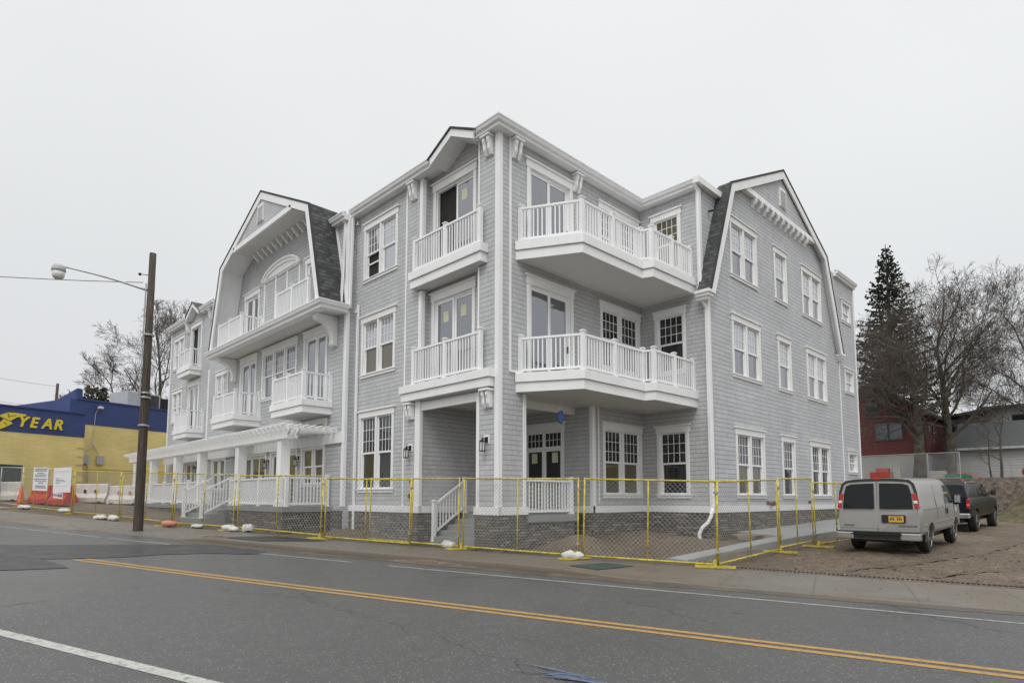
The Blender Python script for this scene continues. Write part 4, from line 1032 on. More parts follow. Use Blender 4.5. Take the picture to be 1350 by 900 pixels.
m=MB(); m.lathe((-.25,-.3,8.72),[(.02,0),(.05,.03),(.05,.07),(.02,.1)],8); m.bar((0,-.1,8.72),(-.25,-.3,8.77),.02,.02); m.build('insulator',M['black_metal'],t)
lx,ly=-12.43-PX_,-8.12-PY_
t2=thing('street_lamp','cobra head street lamp on a long thin arm fixed to the wooden pole','street lamp',(PX_,PY_,pz))
m=MB(); pts=[Vector((0,-.12,8.18)).lerp(Vector((lx*.93,ly*.93,8.66)),k/12)+Vector((0,0,.05*math.sin(math.pi*k/12))) for k in range(13)]; m.tube(pts,.04,10,r2=.025); m.build('arm',M['galvanised'],t2,smooth=True)
m=MB(); m.lathe((lx,ly,8.42),[(.06,.30),(.15,.28),(.19,.2),(.2,.12),(.2,.08)],18); m.build('lamp_head',M['hvac_grey'],t2,smooth=True)
m=MB(); m.lathe((lx,ly,8.24),[(.11,0),(.165,.06),(.185,.25)],18); m.build('lamp_bowl',M['lamp_glass'],t2,smooth=True)
def wire(label,a,b,sag,r=.012,n=16):
    a=Vector(a);b=Vector(b); m=MB(); m.tube([a.lerp(b,k/n)-Vector((0,0,sag*4*(k/n)*(1-k/n))) for k in range(n+1)],r,5)
    return tag(m.build('overhead_wire',M['black_metal'],None,smooth=True),label,'wire')
wire('thin dark cable running left from the wooden utility pole below the lamp arm',(PX_-.2,PY_-.2,8.98),(-19.5,-18.5,9.2),.25)
# ---------------------------------------------------------------- temporary fence panels
def link_mesh(L,z0f,z1,pitch=.075,r=.0019):
    """diagonal wires clipped to the panel; built in panel coords x along, z up"""
    m=MB(); H=z1-z0f
    k=-H
    while k<L:
        for sgn in(1,-1):
            # line x = k + s, z = z0+s  (or mirrored)
            s0=max(0,-k); s1=min(H,L-k)
            if s1-s0<.02: continue
            x0,x1=k+s0,k+s1; a0,a1=z0f+s0,z0f+s1
            if sgn<0: x0,x1=L-x0,L-x1
            m.add([(x0,-r,a0-r),(x0,r,a0-r),(x0,0,a0+r*1.4),(x1,-r,a1-r),(x1,r,a1-r),(x1,0,a1+r*1.4)],[(0,1,4,3),(1,2,5,4),(2,0,3,5)])
        k+=pitch
    return m
def fence_panel(a,b,label,H=1.96,mids=1,zb=.10,dz0=0,dz1=0,fine=True,tone='yellow_paint',offn=0):
    a=Vector(a);b=Vector(b); d=(b-a); L=d.length; ang=math.atan2(d.y,d.x)
    za,zb_=sw_or_dirt(a.x,a.y)+dz0,sw_or_dirt(b.x,b.y)+dz1
    t=thing('construction_fence',label,'fence panel',(a.x,a.y,za),ang,'yellow temporary chain link fence panels')
    sl=(zb_-za)/L
    t.rotation_euler=(0,-math.atan(sl),ang)
    m=MB(); r=.021
    m.tube([(r,0,.0),(r,0,H)],r,8); m.tube([(L-r,0,.0),(L-r,0,H)],r,8); m.tube([(r,0,H-.03),(L-r,0,H-.03)],r,8); m.tube([(r,0,zb),(L-r,0,zb)],r,8)
    m.build('frame',M[tone],t,smooth=True)
    for k in range(mids):
        x=L*(k+1)/(mids+1); m=MB(); m.tube([(x,0,zb),(x,0,H-.03)],r*.9,8); m.build('middle_post',M[tone],t,smooth=True)
    link_mesh(L,zb+.02,H-.05,.11 if fine else .15,.0026 if fine else .0030).build('chain_link',M['mesh_wire'],t,fix=False)
    for z in(.35,H-.3): MB().box(-.03,.05,-.03,.03,z,z+.05).build('clamp',M['galvanised'],t)
    return t
def sw_or_dirt(x,y):
    px,py=x-CAM.x,y-CAM.y; tt=px*DV.x+py*DV.y; n=px*NV.x+py*NV.y
    return swz(tt,n)-.01 if n<14.2 else dirt_z(x,y,tt,n)-.02
FP=[((5.28,1.7),(2.48,.44),'yellow fence panel at the street corner, in front of the recessed dirt yard'),
 ((2.40,.40),(-.98,-.40),'yellow fence panel in front of the shingled corner pier and steps'),
 ((-1.08,-.44),(-4.62,-1.06),'yellow fence panel before the corner porch steps, overlapping the panel to its left'),
 ((-2.36, -1.14),(-5.67, -2.0),'yellow fence panel set slightly closer to the road under the tall ground floor window'),
 ((-5.77, -2.04),(-10.37, -2.86),'long yellow fence panel in front of the pergola porch railing'),
 ((-10.47, -2.94),(-13.5, -4.02),'yellow fence panel in front of the main porch stairs, right behind the orange sandbag'),
 ((-13.6, -4.05),(-18.09, -4.78),'yellow fence panel behind the wooden utility pole'),
 ((-18.19, -4.82),(-21.92, -5.84),'yellow fence panel in front of the two white barriers with round holes'),
 ((-22.02, -5.88),(-26.73, -7.18),'yellow fence panel at the far left carrying the white notices'),
 ((-26.83, -7.21),(-31.69, -8.51),'grey fence panel cut by the left edge in front of the dark green container'),
 ((5.24,1.80),(5.12,5.43),'first yellow fence panel leading back from the street corner beside the concrete ramp'),
 ((5.12,5.50),(5.02,8.20),'higher set yellow fence panel in the middle of the row beside the ramp'),
 ((5.04,8.28),(5.2,11.6),'last fence panel of the row beside the ramp, ending behind the van')]
for i,(a,b,l) in enumerate(FP):
    fence_panel(a,b,l,mids=1 if i not in(8,) else 3,H=1.96 if i<3 or i>9 else 1.90 if i==3 else 1.94 if i==4 else 1.97,tone='galvanised' if i==9 else 'yellow_paint',dz0=.06 if i==11 else .04 if 3<i<10 else 0,dz1=.12 if i==11 else .04 if 3<i<10 else 0,fine=i in(0,1,2,10,11))
def foot(x,y,ang,label):
    z=sw_or_dirt(x,y); t=MB()
    for v in(-.11,.11): t.box(-.42,.42,v-.02,v+.02,.01,.045)
    for u in(-.40,0,.40): t.box(u-.02,u+.02,-.11,.11,.012,.047)
    t.box(-.03,.03,-.03,.03,.03,.18)
    o=t.build('fence_stand',M['yellow_paint']); o.location=(x,y,z+.02); o.rotation_euler=(0,0,ang); return tag(o,label,'fence stand',group='yellow fence stands')
RA=math.atan2(.31,.95); PA=RA+math.pi/2
foot(5.30,1.55,RA+.1,'yellow ladder shaped fence foot at the street corner post'); foot(5.12,5.5,-.1,'yellow fence foot at the second post beside the ramp'); foot(5.2,8.1,.05,'yellow fence foot farthest back beside the ramp, near the van')
foot(2.47,.18,PA-.5,'yellow fence foot half hidden by a white sandbag right of the corner pier'); foot(-1.0,-.42,PA-.7,'yellow fence foot under the sandbag before the corner steps'); foot(-5.72,-2.1,RA,'yellow fence foot lying beside the fresh asphalt patch')
foot(-10.37,-3.04,PA-.9,'yellow fence foot under the heap of white sandbags near the porch'); foot(-13.35,-4.24,PA-.9,'yellow fence foot under the orange sandbag'); foot(-17.38,-5.24,RA,'yellow fence foot left of the wooden pole'); foot(-22.09,-5.92,RA,'yellow fence foot below the right edge of the large notice'); foot(-26.6,-7.26,RA,'yellow fence foot farthest left, near the orange cone')
# ---------------------------------------------------------------- sandbags
def sandbag(x,y,ang,L,label,mat='sandbag_white',seed=1,h=.14,w=.28,dz=.05,tilt=0,group='white sandbags weighting the fence feet'):
    bm=bmesh.new(); bmesh.ops.create_uvsphere(bm,u_segments=40,v_segments=22,radius=1)
    for v in bm.verts:
        p=v.co.copy(); sx_=abs(p.x)**.6*(1 if p.x>0 else -1); sy=abs(p.y)**.75*(1 if p.y>0 else -1)
        q=Vector((sx_*L*.44,sy*w*.46,max(p.z,-.55)*h*.68)); k=1+.35*mn.noise(Vector((p.x*1.6,p.y*1.6,seed*3.1))); q.z*=k; q.y*=1+.25*mn.noise(Vector((p.x*2,seed*2,0)))
        q.z+=.035*mn.noise(Vector((q.x*11,q.y*6,seed)))+.012*mn.noise(Vector((q.x*38,q.y*30,seed))); v.co=q
    me=bpy.data.meshes.new('sandbag'); bm.to_mesh(me); bm.free()
    for p in me.polygons: p.use_smooth=True
    o=bpy.data.objects.new('sandbag',me); COL.objects.link(o); me.materials.append(M[mat])
    o.location=(x,y,sw_or_dirt(x,y)+.40*h+dz); o.rotation_euler=(tilt,tilt*.6,ang); return tag(o,label,'sandbag',group=group if mat=='sandbag_white' else None)
sandbag(2.38,.20,RA+.1,.62,'flat white sandbag on a yellow foot right of the corner pier',seed=2)
sandbag(-1.55,-.42,RA-.35,.60,'plump white sandbag just in front of the corner porch steps',seed=3,h=.17)
sandbag(-10.52,-3.08,RA+.2,.62,'left sandbag of the heap near the pergola porch',seed=4); sandbag(-9.94,-3.13,RA-.3,.66,'middle sandbag of the heap near the pergola porch',seed=5,h=.13); sandbag(-9.51,-2.8,RA+1.0,.46,'upright crumpled sandbag at the right end of the heap near the pergola porch',seed=6,h=.24,w=.25)
sandbag(-12.87,-4.33,RA,.78,'faded orange sandbag lying on a yellow fence foot','sandbag_orange',seed=7,h=.17,w=.36)
sandbag(-12.01,-3.66,RA,.6,'white sandbag behind the fence beside the orange one',seed=8,h=.1)
sandbag(-17.67,-5.58,RA+.1,.8,'low white sandbag, left one of the pair left of the wooden pole',seed=9); sandbag(-16.85,-5.29,RA-.1,.72,'plump white sandbag nearest the wooden pole on its left',seed=10,h=.17)
sandbag(-22.57,-6.06,RA,.95,'white sandbag under the large notice on the fence',seed=11,h=.15); sandbag(-26.02,-7.16,RA,1.15,'flat white sandbag farthest left, below the orange cone',seed=12,h=.14)
m=MB(); m.box(-.55,.55,-.3,.3,.0,.03); o=m.build('floor_slab',M['paper_sign']); x,y=-26.9,-8.15; o.location=(x,y,sw_or_dirt(x,y)+.03); o.rotation_euler=(0,0,RA); tag(o,'flat white sheet lying on the pavement at the left edge','sheet')
# ---------------------------------------------------------------- notices on the fence
fa=Vector((-26.73, -7.18)); fb=Vector((-22.02, -5.88)); fd=(fb-fa).normalized(); fnrm=Vector((fd.y,-fd.x))
def notice(s0,s1,z0,z1,label,lines,tilt=0,d=.05,seed=1,mat='paper_sign',ink=(.2,.8)):
    s0*=.96; s1*=.96; z0=1.6+(z0-1.6)*.96; z1=1.6+(z1-1.6)*.96; c=fa+fd*((s0+s1)/2)+fnrm*d; w=(s1-s0)/2; h=(z1-z0)/2
    t=thing('notice_sign',label,'sign',(c.x,c.y,(z0+z1)/2),math.atan2(fd.y,fd.x)); t.rotation_euler.y=tilt
    m=MB(); m.box(-w,w,-.006,.006,-h,h); m.build('board',M[mat],t)
    rr=random.Random(seed); m=MB()
    for zf,a,b,th in lines:
        x=-w+2*w*a
        while x<-w+2*w*b:
            ww=rr.uniform(.03,.11); m.box(x,min(x+ww,-w+2*w*b),-.009,-.0075,-h+2*h*zf-th/2,-h+2*h*zf+th/2); x+=ww+.022
    m.build('printed_text',M['sign_ink'],t)
notice(1.18,2.74,1.95,3.10,'white notice of centred print lines, left of the two large signs on the fence',[(.93,.1,.92,.05),(.86,.08,.9,.05),(.76,.25,.75,.04),(.69,.12,.88,.04),(.62,.14,.86,.04),(.50,.08,.92,.05),(.42,.12,.9,.04),(.33,.35,.7,.05),(.20,.15,.85,.05),(.13,.2,.9,.05)],R(1.5),seed=3)
notice(3.30,5.0,1.85,3.05,'larger white notice with a small print block, right one on the fence',[(.56,.15,.35,.03),(.50,.15,.62,.03),(.44,.15,.7,.03),(.38,.15,.4,.03),(.85,.05,.9,.008),(.80,.05,.9,.008),(.25,.1,.85,.008)],0,seed=5)
notice(3.42,4.35,1.57,1.83,'small white sign with a dark framed panel under the larger notice',[(.55,.45,.95,.14),(.55,.05,.4,.10)],R(3),seed=7,d=.07)
# ---------------------------------------------------------------- plastic road barriers, cone, container
def barrier(a,b,label,mat='barrier_white',H=1.05,holes=True,dz=0,holemat='dark_interior',group='plastic road barriers behind the fence'):
    a=Vector(a);b=Vector(b);d=b-a;L=d.length; z=G(*((a+b)/2))+.05+dz
    t=thing('road_barrier',label,'barrier',(a.x,a.y,z),math.atan2(d.y,d.x),group)
    m=MB(); prof_=[(-.30,0),(-.30,.22),(-.26,.26),(-.13,.5),(-.11,H-.03),(-.08,H),(.08,H),(.11,H-.03),(.13,.5),(.26,.26),(.30,.22),(.30,0)]
    m.prism([(0.03,y,zz) for y,zz in prof_],(L-.06,0,0)); bevel(m.build('shell',M[mat],t),.02,2)
    m=MB(); m.prism([(.12,-.27,.28),(L-.12,-.27,.28),(L-.22,-.285,.22),(.22,-.285,.22)],(0,-.03,0)); m.build('rib',M[mat],t)
    if holes:
        for x in(L*.33,L*.66):
            m=MB(); m.lathe((x,-.125,.62),[(.15,0),(.15,-.03),(.12,-.035),(.12,-.02)],16,'y'); m.build('hole_rim',M[mat],t)
            m=MB(); m.lathe((x,-.158,.62),[(.115,0),(.115,-.004)],16,'y'); m.build('hole',M[holemat],t)
    for x in(.25,L-.5):
        m=MB(); m.box(x,x+.28,-.31,-.2,.0,.06); m.build('forklift_slot',M['dark_interior'],t)
    return t
barrier((-31.15,-4.25),(-29.1,-3.05),'white plastic barrier with two dark round holes, in the middle behind the fence')
barrier((-29.0,-3.0),(-26.9,-1.85),'white plastic barrier with faint reddish holes, nearest the porch','barrier_white',holemat='sandbag_orange')
barrier((-34.8,-7.9),(-32.3,-6.6),'weathered white barrier behind the orange cone, next to the dark container',holes=False)
barrier((-30.4,-6.35),(-28.7,-5.75),'left red plastic barrier behind the notices','barrier_red',holes=False,H=.98)
barrier((-28.7,-5.7),(-27.2,-5.2),'middle red plastic barrier behind the notices','barrier_red',holes=False,H=.98)
barrier((-31.2,-5.15),(-29.7,-4.65),'red plastic barrier farthest right behind the larger notice','barrier_red',holes=False,H=.95)
c=thing('traffic_cone','orange traffic cone standing behind the far left fence panel','cone',(-30.0,-6.9,G(-30.0,-6.9)+.04))
m=MB(); m.box(-.24,.24,-.24,.24,0,.05); m.build('base',M['cone_orange'],c); m=MB(); m.lathe((0,0,.05),[(.19,0),(.17,.04),(.05,.9),(.035,.92)],18); m.build('cone_body',M['cone_orange'],c,smooth=True)
m=MB(); m.lathe((0,0,.62),[(.095,0),(.072,.16)],18); m.build('reflective_band',M['galvanised'],c)
m=MB(); m.box(-3,0,-1.4,1.4,0,2.1); m.box(-3.05,.03,-1.45,1.45,2.0,2.12)
for k in range(7): m.box(-2.9+k*.45,-2.84+k*.45,-1.44,-1.4,.1,2.0)
o=m.build('waste_container',M['container_green']); x,y=-33.9,-7.6; o.location=(x,y,G(x,y)); o.rotation_euler=(0,0,R(38)); tag(o,'dark green steel container at the left edge behind the fence','container')
# ---------------------------------------------------------------- blue and yellow tyre shop
P0=Vector((-35.98,-3.28)); ON=-DV
def gp(s,off,z): p=P0+NV*s+ON*off; return (p.x,p.y,z)
def gbox(m,s0,s1,o0,o1,z0,z1,z1b=None):
    z1b=z1 if z1b is None else z1b
    return m.add([gp(s0,o0,z0),gp(s1,o0,z0),gp(s1,o1,z0),gp(s0,o1,z0),gp(s0,o0,z1),gp(s1,o0,z1),gp(s1,o1,z1b),gp(s0,o1,z1b)],[(0,3,2,1),(4,5,6,7),(0,1,5,4),(1,2,6,5),(2,3,7,6),(3,0,4,7)])
T=thing('tyre_shop','low blue and yellow painted tyre shop with a raised blue parapet','building')
m=MB(); gbox(m,-26,0,0,-14,.8,5.5); m.build('yellow_wall',M['yellow_painted_brick'],T)
m=MB(); gbox(m,.003,16,-2,-14,1,6.6); m.build('yellow_wall',M['yellow_painted_brick'],T)
m=MB(); gbox(m,-26,0.01,.02,-14,5.5,7.0); m.build('blue_fascia',M['blue_painted_brick'],T)
m=MB(); gbox(m,.013,16.01,-1.98,-14,6.6,8.25); m.build('blue_fascia',M['blue_painted_brick'],T)
m=MB(); gbox(m,-26,.06,.08,-.3,7.0,7.08); gbox(m,.4,16.06,-1.92,-2.3,8.25,8.34); gbox(m,-26,-2.0,-3.5,-14,7.0,7.38); m.build('coping',M['blue_painted_brick'],T)
m=MB(); 
m.add([gp(.42,-2.0,7.0),gp(.42,-8.0,7.0),gp(.42,-8.0,7.5),gp(.42,-2.0,9.0),gp(.7,-2.0,7.0),gp(.7,-8.0,7.0),gp(.7,-8.0,7.5),gp(.7,-2.0,9.0)],[(0,1,2,3),(7,6,5,4),(0,4,5,1),(3,2,6,7),(0,3,7,4)])
gbox(m,.42,.75,-1.95,-2.2,8.3,8.95); m.build('parapet',M['blue_painted_brick'],T)
m=MB(); 
c0=Vector(gp(.36,-4.6,7.42)); 
poly=[c0+Vector((ON.x*math.cos(a)*.72,ON.y*math.cos(a)*.72,math.sin(a)*.5)) for a in [math.pi*k/12 for k in range(13)]]; m.prism(poly,(NV.x*.05,NV.y*.05,0)); m.build('arched_vent',M['hvac_grey'],T)
m=MB(); gbox(m,.02,16,-1.96,-2.0,3.55,3.68); m.build('string_course',M['yellow_painted_brick'],T)
m=MB(); gbox(m,.02,16,-1.9,-2.0,.8,2.5); m.build('dark_base',M['dark_interior'],T)
for s in(1.1,2.1):
    m=MB(); gbox(m,s-.24,s+.24,-1.84,-2.0,3.9,4.5); m.build('electrical_box',M['hvac_grey'],T)
m=MB(); m.tube([gp(1.05,-1.95,4.5),gp(1.55,-1.95,5.2),gp(1.65,-1.95,7.4),gp(1.75,-1.85,7.75)],.02,6); m.tube([gp(2.05,-1.95,4.5),gp(1.62,-1.95,5.25)],.02,6); m.tube([gp(1.0,-1.93,3.9),gp(.9,-1.93,2.2)],.05,6); m.tube([gp(1.3,-1.9,3.85),gp(1.4,-1.9,2.2)],.04,6)
m.lathe(gp(1.85,-1.75,7.72),[(.10,0),(.2,.04),(.16,.2)],12); m.build('conduit',M['hvac_grey'],T)
for k in range(5):
    m=MB(); gbox(m,-.42,.02,.0,.03,2.6+k*.55,2.85+k*.55) ; m.build('corner_toothing',M['yellow_painted_brick'],T)
def text(s,size,mat,parent,mtx,name,extrude=.03,bold=.0,shear=0,align='LEFT',sx_=1,space=1):
    cu=bpy.data.curves.new(name,'FONT'); cu.body=s; cu.size=size; cu.extrude=extrude; cu.offset=bold; cu.shear=shear; cu.align_x=align; cu.space_character=space
    o=bpy.data.objects.new(name,cu); COL.objects.link(o); bpy.context.view_layer.update()
    me=bpy.data.meshes.new_from_object(o.evaluated_get(bpy.context.evaluated_depsgraph_get())); me.name=name
    bpy.data.objects.remove(o); bpy.data.curves.remove(cu)
    me.materials.clear(); me.materials.append(M[mat]); me.transform(mtx@Matrix.Diagonal((sx_,1,1,1)))
    q=bpy.data.objects.new(name,me); COL.objects.link(q); q.parent=parent; return q
MW=Matrix(((NV.x,0,ON.x,0),(NV.y,0,ON.y,0),(0,1,0,0),(0,0,0,1)))
def at(p): return Matrix.Translation(Vector(p))@MW
SG=thing('shop_sign','raised yellow sign letters reading YEAR with a winged foot emblem on the blue wall','sign')
xs=[-3.80,-3.16,-2.50,-1.86]
for ch,s in zip('YEAR',xs): text(ch,.88,'sign_yellow',SG,at(gp(s,.06,5.87)),'letter',.04,.028,.28,sx_=.92)
for ch,s in zip('GOOD',[-7.55,-6.85,-6.1,-5.4]): text(ch,.88,'sign_yellow',SG,at(gp(s,.06,5.87)),'letter',.04,.028,.28,sx_=.92)
foot_=[(-4.95,5.55),(-4.55,5.62),(-4.25,5.82),(-4.02,5.98),(-4.08,6.08),(-4.15,6.12),(-3.98,6.25),(-3.82,6.38),(-3.35,6.50),(-3.36,6.60),(-3.9,6.64),(-4.25,6.62),(-4.62,6.44),(-4.66,6.34),(-4.45,6.24),(-4.55,6.08),(-4.75,5.85)]
m=MB(); m.prism([gp(s,.03,z) for s,z in foot_],(ON.x*.06,ON.y*.06,0)); m.build('winged_foot',M['sign_yellow'],SG)
m=MB()
for a,b in(((-4.5,6.26),(-4.1,6.10)),((-4.2,6.3),(-4.28,6.58)),((-4.45,6.02),(-4.3,5.88)),((-4.25,6.40),(-3.85,6.50))):
    m.bar(gp(a[0],.092,a[1]),gp(b[0],.092,b[1]),.03,.02,up=(ON.x,ON.y,0))
m.build('winged_foot_lines',M['blue_painted_brick'],SG)
H_=thing('rooftop_air_unit','large grey rooftop air conditioning unit above the blue wall, half behind the wooden pole','air conditioner',gp(6.9,-6,7.9))
H_.rotation_euler=(0,0,math.atan2(NV.y,NV.x))
m=MB(); m.box(-1.5,1.1,-1.2,1.2,.1,1.95); bevel(m.build('housing',M['hvac_grey'],H_),.03,2)
m=MB()
for k in range(12): m.box(-.2+.10*k,-.15+.10*k,-1.24,-1.2,.25,1.85)
m.build('grille',M['dark_interior'],H_)
m=MB(); m.box(1.12,2.1,-1.0,1.2,.1,1.75); m.build('condenser',M['black_metal'],H_)
# ---------------------------------------------------------------- concrete ramp beside the gable wall
m=MB(); pts=[(4.4,1.9,.16),(4.4,3.7,.23),(4.4,6,.33),(4.4,8.4,.41),(4.4,12.4,.47),(4.4,16,.58),(4.4,21,.68)]
for i in range(len(pts)-1):
    (a,v0,z0_),(b,v1,z1_)=pts[i],pts[i+1]
    u_in=3.9 if v1<=8.5 else 2.56
    m.add([(4.4,v0,-.2),(4.4,v1,-.2),(4.4,v1,z1_),(4.4,v0,z0_),(u_in,v0,-.2),(u_in,v1,-.2),(u_in,v1,z1_+(.1 if u_in<3 else .02)),(u_in,v0,z0_+(.1 if u_in<3 else .02))],[(0,1,2,3),(4,7,6,5),(3,2,6,7),(0,3,7,4),(1,5,6,2)])
rp=m.build('concrete_ramp',M['concrete_ramp']); tag(rp,'new grey concrete ramp rising along the gable wall behind the fence','ramp')
m=MB(); m.box(-.9,.9,-.10,.10,0,.05); o=m.build('lumber_plank',M['lumber']); o.location=(3.3,8.3,.42); o.rotation_euler=(0,0,R(62)); tag(o,'tan wooden form board lying at the foot of the gable wall','plank')
m=MB(); m.bar((.55,4.75,.52),(1.35,5.6,.50),.04,.04); m.bar((1.35,5.62,.45),(1.35,5.62,.85),.035,.035); tag(m.build('rebar_stake',M['copper_rust']),'dark stick and stake lying in the dirt of the recess','stake')
# blue thing hanging under the balcony
bt=thing('hanging_blue_bundle','bright blue plastic bundle hanging on a string below the lower big balcony','bundle',(.55,1.9,0))
m=MB(); m.tube([(0,0,4.5),(0,0,4.05)],.006,5); m.build('string',M['galvanised'],bt)
bm=bmesh.new(); bmesh.ops.create_icosphere(bm,subdivisions=3,radius=1)
for v in bm.verts: v.co=Vector((v.co.x*.10,v.co.y*.10,v.co.z*.19))*(1+.30*mn.noise(v.co*1.6+Vector((4,2,7)))); v.co.z+=3.88
me=bpy.data.meshes.new('bundle'); bm.to_mesh(me); bm.free(); me.materials.append(M['blue_plastic']); o=bpy.data.objects.new('bundle',me); COL.objects.link(o); o.parent=bt
# ================================================================ vehicles
def loft(st,closed=True):
    """st: list of (y,[(x,z) half profile from bottom centre to top centre])"""
    m=MB(); rings=[]
    for y,h in st:
        r=[(x,y,z) for x,z in h]+[(-x,y,z) for x,z in reversed(h[1:-1])]; rings.append(r)
    n=len(rings[0]); vs=[p for r in rings for p in r]; fs=[]
    for i in range(len(rings)-1):
        for k in range(n): fs.append((i*n+k,i*n+(k+1)%n,(i+1)*n+(k+1)%n,(i+1)*n+k))
    fs.append(tuple(range(n))); fs.append(tuple((len(rings)-1)*n+k for k in range(n)))
    return m.add(vs,fs)
def cut(o,cyls):
    """wheel wells"""
    for (x0,x1,y,z,r) in cyls:
        m=MB(); m.lathe((x0,y,z),[(r,0),(r,x1-x0)],28,'x'); c=m.build('cutter',None,o.parent)
        b=o.modifiers.new('w','BOOLEAN'); b.operation='DIFFERENCE'; b.object=c; b.solver='EXACT'
        bpy.context.view_layer.update()
        me=bpy.data.meshes.new_from_object(o.evaluated_get(bpy.context.evaluated_depsgraph_get()))
        o.modifiers.clear(); old=o.data; o.data=me; me.name=o.name; bpy.data.objects.remove(c)
def autosmooth(o,ang=32):
    me=o.data
    for p in me.polygons: p.use_smooth=True
    bm=bmesh.new(); bm.from_mesh(me)
    for e in bm.edges: e.smooth = (len(e.link_faces)==2 and e.calc_face_angle(0)<R(ang))
    bm.to_mesh(me); bm.free()
def wheel(parent,x,y,r,w,side,spokes=8):
    m=MB(); m.lathe((x,y,r),[(r*.62,-w/2),(r*.9,-w/2),(r,-w/2+.04),(r,w/2-.04),(r*.9,w/2),(r*.62,w/2)],28,'x')
    o=m.build('wheel',M['tyre_rubber'],parent); autosmooth(o,40)
    m=MB(); s=side; q=x+s*w/2
    m.lathe((q,y,r),[(r*.63,-s*.005),(r*.60,s*.008),(r*.56,-s*.03),(r*.2,-s*.05),(r*.18,s*.0),(r*.05,s*.01)],28,'x')
    d=m.build('wheel_rim',M['wheel_rim'],o); autosmooth(d,40)
    m=MB()
    for k in range(spokes):
        t=2*math.pi*k/spokes; m.lathe((q-s*.035,y+.40*r*math.cos(t),r+.40*r*math.sin(t)),[(r*.085,0),(r*.085,s*.012)],8,'x')
    m.build('vent_hole',M['black_metal'],o)
    return o
# ---- silver van
vx,vy=6.93,7.50
V=thing('cargo_van','silver cargo van seen from behind, parked on the dirt lot beside the ramp','van',(vx,vy,G(vx,9.0)+.0),R(.8))
V.rotation_euler=(R(1.3),0,R(.8)); V.scale=(1,1,.965)
def vp(y):
    # top height and belt width by station
    if y<.02: k=.90
    base=[(0,.50),(.80,.50),(.93,.53),(.985,.62),(1.0,.95),(.985,1.22),(.955,1.36),(.925,1.62),(.885,1.86),(.80,2.00),(.66,2.06),(.35,2.085),(0,2.09)]
    sxx=1.0; kz=1.0
    if y<.25: sxx=.955+.045*math.sin(min(1,y/.25)*math.pi/2)
    if y>3.9: kz=max(0,1-(y-3.9)/.95)
    if y>4.85: kz=0
    out=[]
    hood=1.30-max(0,y-4.75)*.16 if y<5.35 else 1.20-(y-5.35)*.55
    for x,z in base:
        if z>1.22:
            f=(z-1.22)/(2.09-1.22); zz=1.22+(z-1.22)*kz
            if kz<1: zz=max(zz, hood- (1-f)*.06) if kz>0 else hood-(1-f)*.07
            z=min(z,zz) if kz<1 else z
            if kz==0: x=x*(1 if x<.5 else .98)
        if y>5.2: x=x*(1-.10*((y-5.2)/.6)**2)
        out.append((x*sxx,z))
    return out
ys=[0,.04,.12,.25,.6,1.15,1.7,2.3,2.9,3.4,3.9,4.15,4.4,4.65,4.86,5.1,5.35,5.6,5.72]
st=[]
for y in ys:
    h=vp(y); lean=[]
    st.append((y,h))
body=loft(st).build('body',M['van_paint'],V)
# rear door lean: push the rear end points forward with height
for v in body.data.vertices:
    if v.co.y<.3 and v.co.z>1.25: v.co.y+=(v.co.z-1.25)*.11*(1-v.co.y/.3)
RY,FY=1.2,4.72
cut(body,[(.55,1.2,RY,.40,.44),(-1.2,-.55,RY,.40,.44),(.55,1.2,FY,.40,.44),(-1.2,-.55,FY,.40,.44)])
autosmooth(body,28)
for x,s in((.81,1),(-.81,-1)):
    wheel(V,x,RY,.37,.24,s); wheel(V,x,FY,.37,.24,s)
def rearplane(x,z,o=.0): return (x,-.006-o+(max(0,z-1.25)*.11),z)
def plate(m,pts,o,th=.012): m.prism([rearplane(x,z,o) for x,z in pts],(0,th,0))
def rrect(x0,x1,z0,z1,r,cut_=0,n=5):
    P=[]
    for cx,cz,a0 in((x1-r,z1-r,0),(x0+r,z1-r,90),(x0+r,z0+r,180),(x1-r,z0+r,270)):
        for k in range(n+1): a=R(a0+90*k/n); P.append((cx+r*math.cos(a),cz+r*math.sin(a)))
    return P
# black roof rim, window frames, glass
m=MB(); m.prism([rearplane(x,z,.012) for x,z in [(-.925,1.40),(-.955,1.40),(-.92,1.72),(-.865,1.93),(-.76,2.03),(-.5,2.07),(0,2.085),(.5,2.07),(.76,2.03),(.865,1.93),(.92,1.72),(.955,1.40),(.925,1.40),(.86,1.74),(.80,1.92),(.70,1.975),(.4,2.0),(0,2.01),(-.4,2.0),(-.70,1.975),(-.80,1.92),(-.86,1.74)]],(0,.06,0))
m.build('roof_rim',M['van_roof_black'],V)
for s in(-1,1):
    pts=[(s*.065,1.24),(s*.835,1.24),(s*.80,1.66),(s*.745,1.88),(s*.62,1.93),(s*.3,1.945),(s*.065,1.95)]
    m=MB(); plate(m,pts,.014); o=m.build('rear_window',M['glass_car'],V)
    m=MB(); pts=[(s*.03,.62),(s*.925,.62),(s*.925,1.18),(s*.90,1.3),(s*.84,1.74),(s*.78,1.93),(s*.64,1.985),(s*.03,2.0)]
    plate(m,pts,.004); d=bevel(m.build('rear_door',M['van_paint'],V),.008,2)
    x0,x1=sorted((s*.875,s*.975))
    m=MB(); m.box(x0,x1,-.035,.16,1.26,1.66); L_=bevel(m.build('tail_light',M['lamp_red'],V),.012,2)
    for v in L_.data.vertices: v.co.y+=(v.co.z-1.25)*.11; v.co.x-=s*(v.co.z-1.25)*.16
    m=MB(); m.box(x0+.01,x1-.005,-.04,.14,1.40,1.47); w=m.build('reversing_lamp',M['lamp_clear'],L_)
    for v in w.data.vertices: v.co.y+=(v.co.z-1.25)*.11; v.co.x-=s*(v.co.z-1.25)*.16
